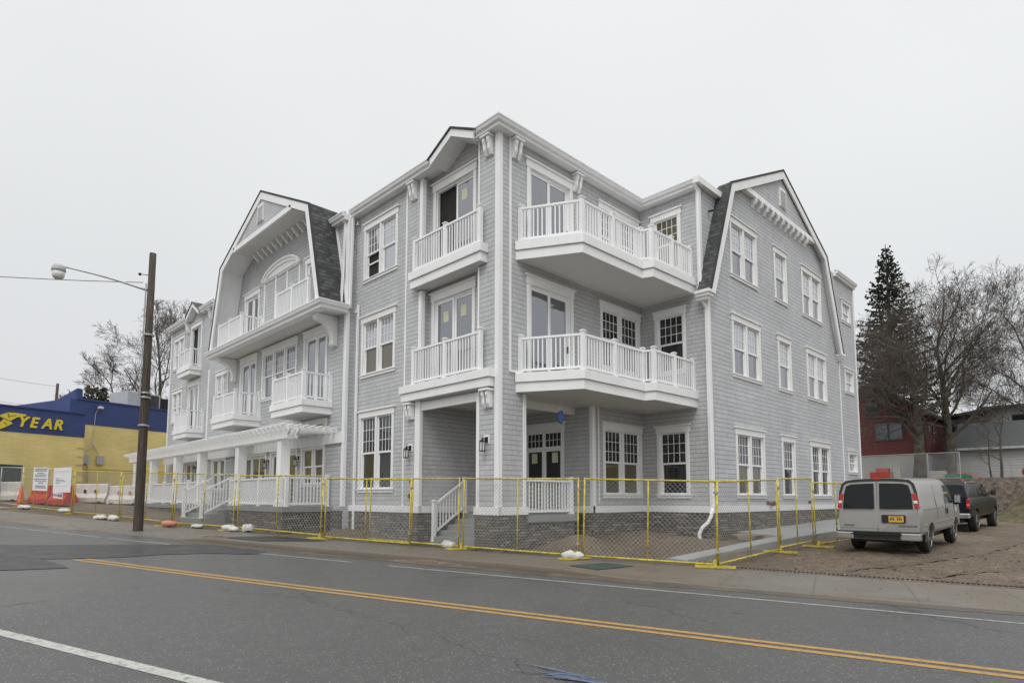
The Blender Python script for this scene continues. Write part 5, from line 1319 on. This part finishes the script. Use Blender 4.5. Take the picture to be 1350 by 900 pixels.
m=MB(); m.box(-.025,.025,-.012,.0,.6,1.98); g=m.build('door_gap',M['van_roof_black'],V)
for v in g.data.vertices: v.co.x*=.12; v.co.y+=max(0,v.co.z-1.25)*.11
m=MB(); m.box(-.9,.9,-.013,0,.70,.715); m.build('body_crease',M['chrome_bumper'],V)
m=MB(); m.prism([(x,-.03,z) for x,z in rrect(.10,.66,.86,1.08,.04)],(0,.03,0)); pf=m.build('plate_recess',M['van_roof_black'],V)
m=MB(); m.box(.27,.61,-.036,-.03,.885,1.055); m.build('licence_plate',M['plate_amber'],pf)
m=MB()
for k in range(7):
    if k!=3: m.box(.295+k*.042,.320+k*.042,-.038,-.0365,.93,1.01)
m.box(.33,.55,-.038,-.0365,1.028,1.042); m.build('plate_characters',M['plate_ink'],pf)
TX=Matrix(((1,0,0,0),(0,0,-1,0),(0,1,0,0),(0,0,0,1)))
def vtext(s,x,z,size,parent,mat='van_roof_black',y=-.02): return text(s,size,mat,parent,Matrix.Translation((x,y,z))@TX,'badge',.004,.0,.1,sx_=1.5)
vtext('CHEVROLET',.48,.765,.052,V); vtext('EXPRESS',-.82,.765,.045,V)
m=MB(); m.box(-1.0,-.55,-.20,.02,.40,.60); m.box(.55,1.0,-.20,.02,.40,.60); m.box(-.55,.55,-.14,.02,.40,.54); bm_=bevel(m.build('rear_bumper',M['chrome_bumper'],V),.03,3)
m=MB(); m.box(-.60,.60,-.21,.0,.54,.575); m.box(-.53,.53,-.15,-.14,.42,.54); m.box(-.98,.98,-.19,.0,.602,.625); m.build('bumper_step',M['van_roof_black'],V)
m=MB(); m.box(-.7,.7,.1,5.3,.32,.52); m.tube([(-.4,.05,.38),(-.4,1.5,.38)],.04,8); m.build('chassis',M['black_metal'],V)
m=MB(); m.box(-.75,.75,RY-.08,RY+.08,.30,.44); m.build('axle',M['black_metal'],V)
# side trim lines and doors
def sx_at(z): 
    import bisect
    pr=[(.53,.93),(.62,.985),(.95,1.0),(1.22,.985),(1.36,.955),(1.62,.925),(1.86,.885),(2.0,.80)]
    for (a,b),(c,d) in zip(pr,pr[1:]):
        if a<=z<=c: return b+(d-b)*(z-a)/(c-a)
    return .98
m=MB()
for y in(2.05,3.3,4.45): 
    zz=[.56,.95,1.22,1.5,1.86] 
    for a,b in zip(zz,zz[1:]): m.bar((sx_at(a)+.001,y,a),(sx_at(b)+.001,y,b),.010,.006,up=(0,1,0))
m.build('panel_gap',M['van_roof_black'],V)
m=MB(); m.box(sx_at(1.22)-.0,sx_at(1.22)+.012,.35,4.5,1.21,1.225); m.box(.985,1.006,.3,RY-.46,.78,.80); m.box(.985,1.006,RY+.46,FY-.48,.80,.82); m.build('side_moulding',M['van_paint'],V)
for y in(3.18,3.42):
    m=MB(); m.box(.985,1.015,y-.02,y+.03,1.0,1.16); m.build('door_handle',M['van_roof_black'],V)
m=MB(); pts=[(3.40,1.30),(4.55,1.30),(4.12,1.86),(3.45,1.86)]
m.prism([(sx_at(z)+.004,y,z) for y,z in pts],(-.01,0,0)); m.build('side_window',M['glass_car'],V)
m=MB(); m.prism([(-sx_at(z)-.004,y,z) for y,z in pts],(.01,0,0)); m.build('side_window',M['glass_car'],V)
m=MB(); m.prism([(.84,4.78,1.30),(-.84,4.78,1.30),(-.72,4.12,1.94),(.72,4.12,1.94)],(0,.02,.02)); m.build('windscreen',M['glass_car'],V)
for s in(-1,1):
    m=MB(); m.box(s*1.02,s*1.20,4.35,4.43,1.28,1.56); m.box(s*.95,s*1.04,4.38,4.42,1.32,1.38); o=bevel(m.build('wing_mirror',M['van_roof_black'],V),.03,3)
    m=MB(); m.box(s*1.04,s*1.18,4.335,4.348,1.31,1.53); m.build('mirror_glass',M['glass_pale'],o)
    for yy in(RY,FY):
        m=MB(); n=16
        for k in range(n):
            a0=math.pi*k/n*1.1-.15; a1=math.pi*(k+1)/n*1.1-.15
            c0,s0,c1,s1=math.cos(a0),math.sin(a0),math.cos(a1),math.sin(a1); X0=sx_at(max(.54,.40+s0*.46))*(1-.02*(yy==FY))+.006; X1=sx_at(max(.54,.40+s1*.46))*(1-.02*(yy==FY))+.006
            m.add([(s*(X0-.04),yy+c0*.435,.40+s0*.435),(s*(X1-.04),yy+c1*.435,.40+s1*.435),(s*X1,yy+c1*.445,.40+s1*.445),(s*X0,yy+c0*.445,.40+s0*.445),(s*X1,yy+c1*.48,.40+s1*.48),(s*X0,yy+c0*.48,.40+s0*.48)],[(0,1,2,3),(3,2,4,5)])
        m.build('wheel_arch_lip',M['van_paint'],V)
m=MB(); m.box(-.08,.08,-.03+.09,.02+.09,2.055,2.085); m.build('brake_light',M['lamp_red'],V)
m=MB(); m.box(.985,1.0,4.6,4.85,1.0,1.15); m.build('side_marker',M['lamp_clear'],V)
# ---- dark pickup with canopy
tx_,ty_=6.40,17.6
K=thing('pickup_truck','dark navy pickup truck with a canopy over its bed, parked beyond the silver van','pickup',(tx_,ty_,.30),R(-1))
K.rotation_euler=(R(1.0),0,R(-1.5))
def kp(y):
    b=[(0,.55),(.82,.55),(.93,.58),(.985,.70),(1.0,1.0),(.985,1.2),(.95,1.30),(.90,1.34),(.5,1.36),(0,1.37)]
    out=[]
    for x,z in b:
        if y>4.3 and z>1.0: z=z-(y-4.3)*.06
        if y>5.3: x*=1-.12*((y-5.3)/.45)**2; 
        if y<.15: x*=.97+.03*y/.15
        out.append((x,z))
    return out
kb=loft([(y,kp(y)) for y in(0,.05,.15,.6,1.2,1.9,2.5,3.2,3.9,4.3,4.8,5.3,5.6,5.75)]).build('body',M['truck_paint'],K)
KR,KF=1.2,4.85
cut(kb,[(.5,1.3,KR,.42,.49),(-1.3,-.5,KR,.42,.49),(.5,1.3,KF,.42,.49),(-1.3,-.5,KF,.42,.49)]); autosmooth(kb,28)
for s in(-1,1): wheel(K,s*.86,KR,.41,.27,s,6); wheel(K,s*.86,KF,.41,.27,s,6)
def gh(y,h,w0,w1): return (y,[(0,1.30),(w0,1.30),(w0*.985,1.40),(w1+.02,h-.14),(w1-.05,h-.04),(w1-.2,h-.01),(0,h)])
cp=loft([gh(.03,1.84,.93,.80),gh(.10,1.90,.93,.81),gh(1.0,1.93,.93,.82),gh(2.02,1.92,.93,.82)]).build('canopy',M['truck_paint'],K); autosmooth(cp,30)
for v in cp.data.vertices:
    if v.co.y<.12: v.co.y+=(v.co.z-1.3)*.35
cb=loft([gh(2.08,1.88,.92,.80),gh(2.3,1.90,.92,.80),gh(3.4,1.89,.92,.79),gh(3.7,1.86,.92,.77),gh(4.35,1.36,.92,.86)]).build('cab',M['truck_paint'],K); autosmooth(cb,30)
def kside(s,y0,y1,z0=1.40,z1=1.76,sl=.0,name='side_window'):
    m=MB(); X=lambda z: s*(.925-(z-1.38)*.31+.006)
    m.prism([(X(z0),y0,z0),(X(z0),y1,z0),(X(z1),y1-sl,z1),(X(z1),y0+.05,z1)],(-s*.01,0,0)); return m.build(name,M['glass_car'],K)
for s in(-1,1):
    kside(s,.50,1.2); kside(s,1.25,1.92); kside(s,2.2,2.95); kside(s,3.02,3.95,sl=.30)
    m=MB(); X=.865; m.tube([(s*.84,.35,1.86),(s*.80,.5,1.93),(s*.80,1.9,1.95),(s*.84,2.0,1.9)],.016,8); m.build('roof_rail',M['chrome_bumper'],K)
    m=MB(); m.box(s*.89,s*.99,-.03,.1,.92,1.28); o=bevel(m.build('tail_light',M['lamp_red'],K),.015,2)
    m=MB(); m.box(s*.90,s*.985,-.035,.0,1.02,1.10); m.build('reversing_lamp',M['sandbag_orange'],o)
    m=MB(); m.box(s*1.02,s*1.2,3.85,3.93,1.38,1.60); m.box(s*.93,s*1.04,3.87,3.91,1.42,1.48); bevel(m.build('wing_mirror',M['van_roof_black'],K),.03,2)
m=MB(); m.prism([(-.76,.01+.06,1.42),(.76,.01+.06,1.42),(.70,.155,1.80),(-.70,.155,1.80)],(0,-.012,0)); m.build('rear_window',M['glass_car'],K)
m=MB(); m.prism([(-.86,-.015,.78),(.86,-.015,.78),(.86,-.015,1.30),(-.86,-.015,1.30)],(0,.02,0)); bevel(m.build('tailgate',M['truck_paint'],K),.01,2)
m=MB(); m.box(-1.0,1.0,-.17,.0,.55,.74); bevel(m.build('rear_bumper',M['chrome_bumper'],K),.035,3)
m=MB(); m.box(-.35,.35,-.175,-.165,.58,.72); m.build('plate_recess',M['van_roof_black'],K)
m=MB(); m.prism([(-.76,3.75,1.84),(.76,3.75,1.84),(.86,4.3,1.41),(-.86,4.3,1.41)],(0,.03,.02)); m.build('windscreen',M['glass_car'],K)
m=MB(); m.box(-.7,.7,.1,5.2,.38,.56); m.box(-.8,.8,KR-.08,KR+.08,.34,.48); m.build('chassis',M['black_metal'],K)
# ================================================================ right background
m=MB(); m.box(-60,60,41.5,130,-.5,3.0); tag(m.build('terrace',M['grass_brown']),kind='structure')
m=MB(); m.box(-12,60,41.1,41.52,-.5,3.02)
tag(m.build('retaining_wall',M['block_wall']),'weathered brown block retaining wall below the terrace behind the parked vehicles','wall')
mound('earth_mound',M['grass_brown'],9.6,29.5,3.6,4.5,3.1,0,'structure',seed=11,rough=.25)
mound('mud_heap',M['brown_dirt'],6.1,27.5,1.8,1.2,.35,0.3,'structure',seed=21,rough=.4)
RH=thing('red_house','dark red clapboard house on a pale foundation, behind the large bare tree','house',(0,0,0))
m=MB(); m.box(-6.1,.64,44.05,52,2.9,5.0); m.build('foundation',M['concrete_wall'],RH)
m=MB(); hx0,hx1,rx,rz,ez=-6.2,.70,-2.7,10.7,8.25
m.add([(hx0,44,5),(hx1,44,5),(hx1,44,ez),(rx,44,rz),(hx0,44,ez),(hx0,52.1,5),(hx1,52.1,5),(hx1,52.1,ez),(rx,52.1,rz),(hx0,52.1,ez)],[(0,1,2,3,4),(9,8,7,6,5),(0,5,6,1),(1,6,7,2),(4,9,5,0)]); m.build('wall',M['red_clapboard'],RH)
m=MB(); 
for s,xe in((1,hx1),(-1,hx0)):
    k=(rz-ez)/abs(rx-xe); xo=xe+s*.45; zo=ez-.45*k
    m.prism([(rx,43.5,rz),(xo,43.5,zo),(xo,43.5,zo+.22),(rx,43.5,rz+.25)],(0,9.1,0))
m.build('roof',M['old_roof'],RH)
def hwin(parent,x0,x1,z0,z1,y,split=True,mat='glass_dark'):
    m=MB(); m.box(x0-.1,x1+.1,y-.05,y,z0-.1,z1+.1); w=m.build('window',M['old_roof'],parent); g=MB()
    if split: xm=(x0+x1)/2; g.box(x0,xm-.08,y-.07,y-.05,z0,z1); g.box(xm+.08,x1,y-.07,y-.05,z0,z1)
    else: g.box(x0,x1,y-.07,y-.05,z0,z1)
    g.build('pane',M[mat],w)
hwin(RH,-2.55,-.72,6.25,7.55,44,True,'glass_sky'); hwin(RH,-3.15,-2.35,8.15,9.3,44,False,'glass_dark'); hwin(RH,-4.6,-4.0,6.3,6.9,44,False)
for v in(45.3,46.9,48.9,50.6):
    m=MB(); m.box(.7,.76,v,v+.5,6.75,7.35); w=m.build('window',M['old_roof'],RH); g=MB(); g.box(.76,.78,v+.06,v+.44,6.8,7.3); g.build('pane',M['glass_pale'],w)
m=MB(); m.tube([(.78,43.93,5),(.78,43.93,8.2)],.04,6); m.build('downspout',M['black_metal'],RH)
GR=thing('white_garage','long low white sided garage with a plain dark grey roof','garage',(0,0,0))
m=MB(); m.add([(2.2,46,2.9),(14,46,2.9),(14,46,5.5),(2.2,46,5.5),(2.2,53,2.9),(14,53,2.9),(14,53,5.5),(2.2,53,5.5),(2.2,49.5,7.4),(14,49.5,7.4)],[(0,1,2,3),(0,3,8,7,4),(1,5,6,9,2),(5,4,7,6)]); m.build('wall',M['white_clapboard'],GR)
m=MB(); m.prism([(2.0,45.6,5.3),(14.2,45.6,5.3),(14.2,49.5,7.5),(2.0,49.5,7.5)],(0,0,.12)); m.prism([(2.0,53.4,5.3),(14.2,53.4,5.3),(14.2,49.5,7.5),(2.0,49.5,7.5)],(0,0,.12)); m.build('roof',M['old_roof'],GR)
m=MB(); m.box(2.0,14.2,45.5,45.6,5.22,5.4); m.build('fascia',M['hvac_grey'],GR)
WH=thing('white_house','white sided house with a grey gabled wing, standing behind the garage','house',(0,0,0))
m=MB(); m.box(2.7,16,58,66,2.9,9.7); m.build('wall',M['white_clapboard'],WH)
m=MB(); m.box(-.6,2.9,57.5,64,2.9,8.9); m.build('grey_wing_wall',M['grey_clapboard'],WH)
m=MB(); m.prism([(-.9,57.1,8.9),(3.4,57.1,9.6),(3.4,57.1,9.8),(-.9,57.1,9.1)],(0,7,0)); m.prism([(2.3,57.5,9.7),(16.4,57.5,9.7),(16.4,66,9.9),(2.3,66,9.9)],(0,0,.15)); m.build('roof',M['old_roof'],WH)
hwin(WH,4.6,5.6,8.1,8.9,58,False); hwin(WH,.2,1.8,7.4,8.2,57.5,True); 
m=MB(); m.box(1.6,3.0,57.2,57.5,7.55,7.75); m.build('awning',M['paper_sign'],WH)
# chain link fence on the terrace
t=thing('terrace_fence','rusty grey chain link fence along the top of the retaining wall','fence',(-3.2,41.75,3.0))
m=MB(); L=6.4
for x in(0,2.1,4.5,6.4): m.tube([(x,0,0),(x,0,1.9)],.04,6)
m.tube([(0,0,1.88),(L,0,1.88)],.025,6); m.tube([(0,0,.06),(L,0,.06)],.02,6); m.build('frame',M['galvanised'],t); link_mesh(L,.05,1.86,.11,.004).build('chain_link',M['mesh_wire'],t,fix=False)
t=thing('garden_fence','low wire fence in front of the white garage','fence',(3.3,44.5,3.0)); m=MB()
for x in range(0,9): m.tube([(x*1.2,0,0),(x*1.2,0,1.5)],.03,5)
for z in(.5,1.0,1.48): m.tube([(0,0,z),(10,0,z)],.012,4)
m.build('frame',M['galvanised'],t)
# stored things on the terrace
m=MB()
for k in range(5): m.box(-.55,.55,-.3,.3,.02+k*.12,.11+k*.12)
o=m.build('lumber_stack',M['equipment_cream']); o.location=(1.75,42.2,3.0); tag(o,'pale stack of boards on the terrace edge above the van roof','boards')
m=MB(); m.box(-.75,.75,-.4,.4,0,.28); m.box(-.7,.7,-.35,.35,.28,.36); o=bevel(m.build('green_crate',M['equipment_green']),.03,2); o.location=(3.0,42.2,3.0); tag(o,'flat dark green crate on the terrace edge right of the board stack','crate')
m=MB()
for s in(-.12,.12): m.bar((-.7,s,.55),(.6,s,.02),.05,.05)
for k in range(6): m.bar((-.6+k*.22,-.12,.51-k*.09),(-.6+k*.22,.12,.51-k*.09),.03,.03)
o=m.build('ladder',M['cone_orange']); o.location=(3.75,42.0,3.0); tag(o,'orange ladder leaning down beside the green crate','ladder')
m=MB(); m.box(-.8,.55,-.4,.4,.12,.62); m.box(-.4,.45,-.35,.35,.62,.9); m.lathe((-.5,-.42,.25),[(.24,0),(.24,.06)],12,'y'); m.lathe((.35,-.42,.25),[(.24,0),(.24,.06)],12,'y'); o=bevel(m.build('garden_tractor',M['equipment_red']),.05,2); o.location=(-1.7,42.1,3.0); tag(o,'small red machine on the terrace at the edge of the grey building','machine')
m=MB(); m.prism([(-.25,0,0),(.25,0,0),(.2,0,1.0),(-.2,0,1.0)],(0,.3,0)); o=m.build('cream_panel',M['equipment_cream']); o.location=(-.75,42.0,3.0); tag(o,'upright cream panel standing right of the red machine','panel')
m=MB(); m.lathe((0,0,0),[(.05,0),(.26,.1),(.30,.3),(.24,.52),(.05,.6)],14); o=m.build('red_ball',M['equipment_red'],smooth=True); o.location=(6.85,41.8,3.1); tag(o,'bright red round buoy at the right edge above the retaining wall','buoy')
# ================================================================ trees
def tree(name,label,loc,H,r0,spread,seed,levels=4,trunkf=.3,mat='bark',kids=(7,5,5,4),up=.55,wig=.16,group=None,lean=(0,0),first=.28,tw=1.0,minr=.006):
    rr=random.Random(seed); T_=thing(name,label,'tree',loc,0,group)
    trunk=MB(); crown=MB()
    def rv(): return Vector((rr.uniform(-1,1),rr.uniform(-1,1),rr.uniform(-1,1)))
    def grow(p,d,L,r,lev):
        n=max(3,int(5-lev*.4)) if lev else 8
        pts=[p.copy()]; q=p.copy(); dd=d.copy()
        for i in range(n):
            dd=(dd+rv()*wig*(1.3 if lev else .55)+Vector((0,0,(.10 if lev<1 else .045 if lev<2 else .02)))).normalized(); q=q+dd*(L/n); pts.append(q.copy())
        r1=r*(.38 if lev else .26)
        (trunk if lev<2 else crown).tube(pts,r,10 if lev==0 else 6 if lev==1 else 4 if lev==2 else 3,r2=max(minr,r1),cap=False)
        if lev>=levels: return
        nk=kids[min(lev,len(kids)-1)]
        for k in range(nk):
            f=first+(1-first)*((k+rr.uniform(.1,.9))/nk) if lev==0 else .18+.82*((k+rr.random())/nk)
            x=f*n; i=min(n-1,int(x)); b=pts[i].lerp(pts[i+1],x-i); dloc=(pts[i+1]-pts[i]).normalized()
            a=rr.uniform(0,2*math.pi)
            side=dloc.cross(Vector((math.cos(a),math.sin(a),.3))).normalized()
            ang=rr.uniform(.75,1.35) if lev==0 else rr.uniform(.4,.95)
            nd=(dloc*math.cos(ang)+side*math.sin(ang)+Vector((0,0,up*.25))).normalized()
            if lev==0: Lk=spread*(1.0-.45*f)*rr.uniform(.75,1.15)*1.05
            else: Lk=L*rr.uniform(.42,.68)*(1.1-.35*f)
            rk=(r+(r1-r)*f)*rr.uniform(.34,.55)
            grow(b,nd,Lk,max(minr,rk),lev+1)
        if lev==0:
            for k in range(2): grow(pts[-1],(d+rv()*.4).normalized(),spread*.55,r1,1)
    grow(Vector((0,0,-.3)),Vector((lean[0],lean[1],1)).normalized(),H*.82,r0,0)
    trunk.build('trunk',M[mat],T_,smooth=True,fix=False); crown.build('crown',M['twig'],T_,smooth=True,fix=False)
    return T_
tree('bare_tree','largest bare tree with a mossy trunk and wide crown, in front of the red house',(.55,42.6,3),9.0,.46,8.2,11,levels=5,kids=(12,8,6,5,3),mat='mossy_bark',first=.38,up=.35,minr=.006,lean=(.08,0))
tree('bare_tree','bare tree whose trunk stands between the red house and the garage',(2.1,45.0,3),12.6,.36,8.4,12,levels=5,kids=(16,8,6,5,3),mat='mossy_bark',first=.33,up=.4,minr=.008,lean=(.06,0))
tree('bare_tree','bare tree rising behind the white garage near the right edge',(6.6,54.5,3),13.5,.30,7.0,23,levels=5,kids=(13,8,6,5,3),first=.25,up=.5,minr=.006)
tree('sapling','forked bare sapling in front of the white garage',(5.3,43.4,3),6.0,.10,2.4,31,levels=3,kids=(5,4,3),minr=.010,lean=(.1,0)); tree('sapling','thin single stemmed sapling at the left corner of the garage',(2.75,43.2,3),4.4,.06,1.2,33,levels=2,kids=(5,3),minr=.008)
tree('sapling','twin stemmed bare sapling left of the forked one, before the garage',(4.75,43.6,3),4.6,.07,1.6,35,levels=3,kids=(4,3,3),minr=.008,lean=(-.2,0))
def conifer(name,label,loc,H,Rb,seed,round_=False,dens=1.0,base=.12):
    rr=random.Random(seed); T_=thing(name,label,'tree',loc); trunk=MB(); cr=MB()
    trunk.tube([(0,0,-.2),(0,0,H*.5),(rr.uniform(-.1,.1),0,H)],.02*H,8,r2=.03); z=H*base
    while z<H*.985:
        f=z/H
        Lb=Rb*((1-f)**.75 if not round_ else math.sqrt(max(0,1-((f-.55)/.47)**2)))
        nb=rr.choice((5,6,7)) if Lb>.6 else 4
        a0=rr.uniform(0,6.28)
        for k in range(nb):
            a=a0+2*math.pi*k/nb+rr.uniform(-.3,.3); L=Lb*rr.uniform(.6,1.15)
            droop=-.05-.30*(1-f) if not round_ else rr.uniform(-.1,.5)
            pts=[];n=5
            for i in range(n+1):
                s=i/n; pts.append(Vector((math.cos(a)*L*s,math.sin(a)*L*s,z+L*(droop*s+.30*s*s))))
            cr.tube(pts,.012+.012*L,3,r2=.008,cap=False)
            m_=max(3,int(L*7*dens))
            for j in range(m_):
                s=rr.uniform(.25,1.04); x=min(s,.999)*n; i=int(x); p=pts[i].lerp(pts[i+1],x-i)
                side=Vector((-math.sin(a),math.cos(a),0))*rr.choice((-1,1)); dd=(Vector((math.cos(a),math.sin(a),0))*rr.uniform(.3,1)+side*rr.uniform(.3,1.1)+Vector((0,0,rr.uniform(-.9,.35)))).normalized()
                ln=rr.uniform(.16,.46)*(.6+.35*L/Rb) if not round_ else rr.uniform(.2,.45); w=rr.uniform(.05,.11)*(1 if not round_ else 1.6)
                b=dd.cross(Vector((rr.uniform(-.4,.4),rr.uniform(-.4,.4),1))).normalized()
                q=p+dd*ln
                for b_ in (b,b.cross(dd).normalized()): cr.add([p-b_*w*.3,p+dd*ln*.5-b_*w,q,p+dd*ln*.5+b_*w,p+b_*w*.3],[(0,1,2,3,4)])
        z+=rr.uniform(.15,.27)*(1 if H>12 else .9)
    trunk.build('trunk',M['bark'],T_,smooth=True,fix=False); cr.build('crown',M['pine_needles' if round_ else 'needles'],T_,fix=False); return T_
conifer('spruce_tree','tall dark spruce rising behind the red house',(-3.4,53.5,3),22.6,5.6,41,dens=1.7,base=.16)
# left background
def bgl(px,py,d):
    # direction from the camera measured on site plan: bearing by image column
    a=R(45.612+90)+math.atan((674.1-px)/805.6); return (CAM.x+math.cos(a)*d,CAM.y+math.sin(a)*d)
def BT(px,d,H,r,sp,seed,label,name='bare_tree',z=2.5,**k):
    x,y=bgl(px,0,d); return tree(name,label,(x,y,z),H,r,sp,seed,**k)
BT(222,70,17.5,.30,7.6,51,'tall bare tree rising above the left end of the grey building',levels=5,kids=(11,6,6,4,3),minr=.010,first=.4,up=.3,lean=(-.12,-.1))
BT(190,66,12.5,.20,4.8,52,'slender leaning bare tree just right of the wooden pole',levels=4,kids=(7,5,5,4),minr=.013,lean=(-.35,-.25))
BT(165,84,10.5,.22,4.5,53,'bare tree behind the roof unit of the blue shop',levels=5,kids=(9,6,5,4,3),minr=.014)
BT(88,95,10.5,.25,5.5,54,'pale bare tree behind the raised blue parapet',levels=4,kids=(9,6,6,5),minr=.014)
BT(210,78,9,.2,4,57,'low bushy bare tree behind the right end of the blue shop',levels=4,kids=(9,6,6,5),minr=.014)
BT(15,110,7,.2,5,58,'faint bare tree at the far left edge over the shop roof',levels=4,kids=(9,6,6,5),minr=.014)
x,y=bgl(121,0,78); conifer('pine_tree','small rounded dark pine above the blue parapet',(x,y,4),9.2,1.6,61,round_=True,dens=1.3,base=.42)
x,y=bgl(66,0,62); t=thing('utility_pole','distant thin utility pole leaning slightly behind the blue shop','pole',(x,y,2)); m=MB(); m.tube([(-.2,0,0),(.2,.1,8.9)],.13,8,r2=.10); m.build('shaft',M['weathered_pole'],t,smooth=True)
for i,(zz,a,l) in enumerate(((10.7,0,'highest'),(8.9,6,'middle'),(8.3,-5,'lowest'))):
    q=bgl(-160+a,0,60); wire(f'{l} of the distant thin wires over the blue shop',(x,y,zz),(*q,zz+1.0),.3,.011)

# ---------------------------------------------------------------- loose stones and clods
rr=random.Random(99); m=MB()
def clod(x,y,z,r):
    vs=[(x+r*rr.uniform(.7,1.3),y,z),(x-r*rr.uniform(.7,1.3),y,z),(x,y+r*rr.uniform(.7,1.3),z),(x,y-r*rr.uniform(.7,1.3),z),(x+r*.2,y,z+r*rr.uniform(.5,1)),(x,y,z-r*.4)]
    m.add(vs,[(0,2,4),(2,1,4),(1,3,4),(3,0,4),(2,0,5),(1,2,5),(3,1,5),(0,3,5)])
k=0
while k<2600:
    t_=rr.uniform(-9,14); n_=14.5+abs(rr.gauss(0,5)); x,y=tn(t_,n_)
    if (y>-.1 and x<.1) or (y>6.8 and x<4.4): continue
    clod(x,y,dirt_z(x,y,t_,n_)+.002,rr.uniform(.006,.03)*(1 if rr.random()<.95 else 2)); k+=1
for k in range(900):
    t_=rr.uniform(-8,26); n_=11.45-abs(rr.gauss(0,.22)) if rr.random()<.6 else rr.uniform(11.7,14.3); x,y=tn(t_,n_)
    clod(x,y,(G(x,y) if n_<11.5 else swz(t_,n_))+.002,rr.uniform(.004,.018))
tag(m.build('gravel',M['brown_dirt'],fix=False),'loose clods and pebbles scattered over the dirt and along the kerb','gravel',kind='stuff')
# ---------------------------------------------------------------- separate pieces of the building's walls that do not touch
def split_pieces(o,gap=.06):
    bm=bmesh.new(); bm.from_mesh(o.data); bmesh.ops.remove_doubles(bm,verts=bm.verts,dist=.0005)
    seen=set(); isl=[]
    for f in bm.faces:
        if f.index in seen: continue
        st_=[f]; seen.add(f.index); grp=[]
        while st_:
            g=st_.pop(); grp.append(g.index)
            for v in g.verts:
                for q in v.link_faces:
                    if q.index not in seen: seen.add(q.index); st_.append(q)
        isl.append(grp)
    def bb(g):
        ps=[v.co for i in g for v in bm.faces[i].verts]; return [min(p[k] for p in ps) for k in range(3)],[max(p[k] for p in ps) for k in range(3)]
    bm.faces.ensure_lookup_table(); cl=[[g,*bb(g)] for g in isl]
    ch=True
    while ch:
        ch=False
        for i in range(len(cl)):
            for j in range(i+1,len(cl)):
                if all(cl[i][1][k]-gap<=cl[j][2][k] and cl[j][1][k]-gap<=cl[i][2][k] for k in range(3)):
                    cl[i]=[cl[i][0]+cl[j][0],[min(a,b) for a,b in zip(cl[i][1],cl[j][1])],[max(a,b) for a,b in zip(cl[i][2],cl[j][2])]]; cl.pop(j); ch=True; break
            if ch: break
    if len(cl)>1:
        mat=o.data.materials[0]; base=o.name.split('.')[0]
        for g,_,_ in cl:
            vs=[];fs=[];ix={}
            for i in g:
                f=[]
                for v in bm.faces[i].verts:
                    if v.index not in ix: ix[v.index]=len(vs); vs.append(tuple(v.co))
                    f.append(ix[v.index])
                fs.append(tuple(f))
            MB().add(vs,fs).build(base,mat,o.parent,fix=False)
        bm.free(); bpy.data.objects.remove(o); return
    bm.free()
for o in [o for o in list(bpy.data.objects) if o.parent==B and o.type=='MESH' and not o.children and o.name.split('.')[0] in ('wall','stone_base','cornice_return','roof_wall_trim','water_table','head_board')]:
    o.data.update(); split_pieces(o)
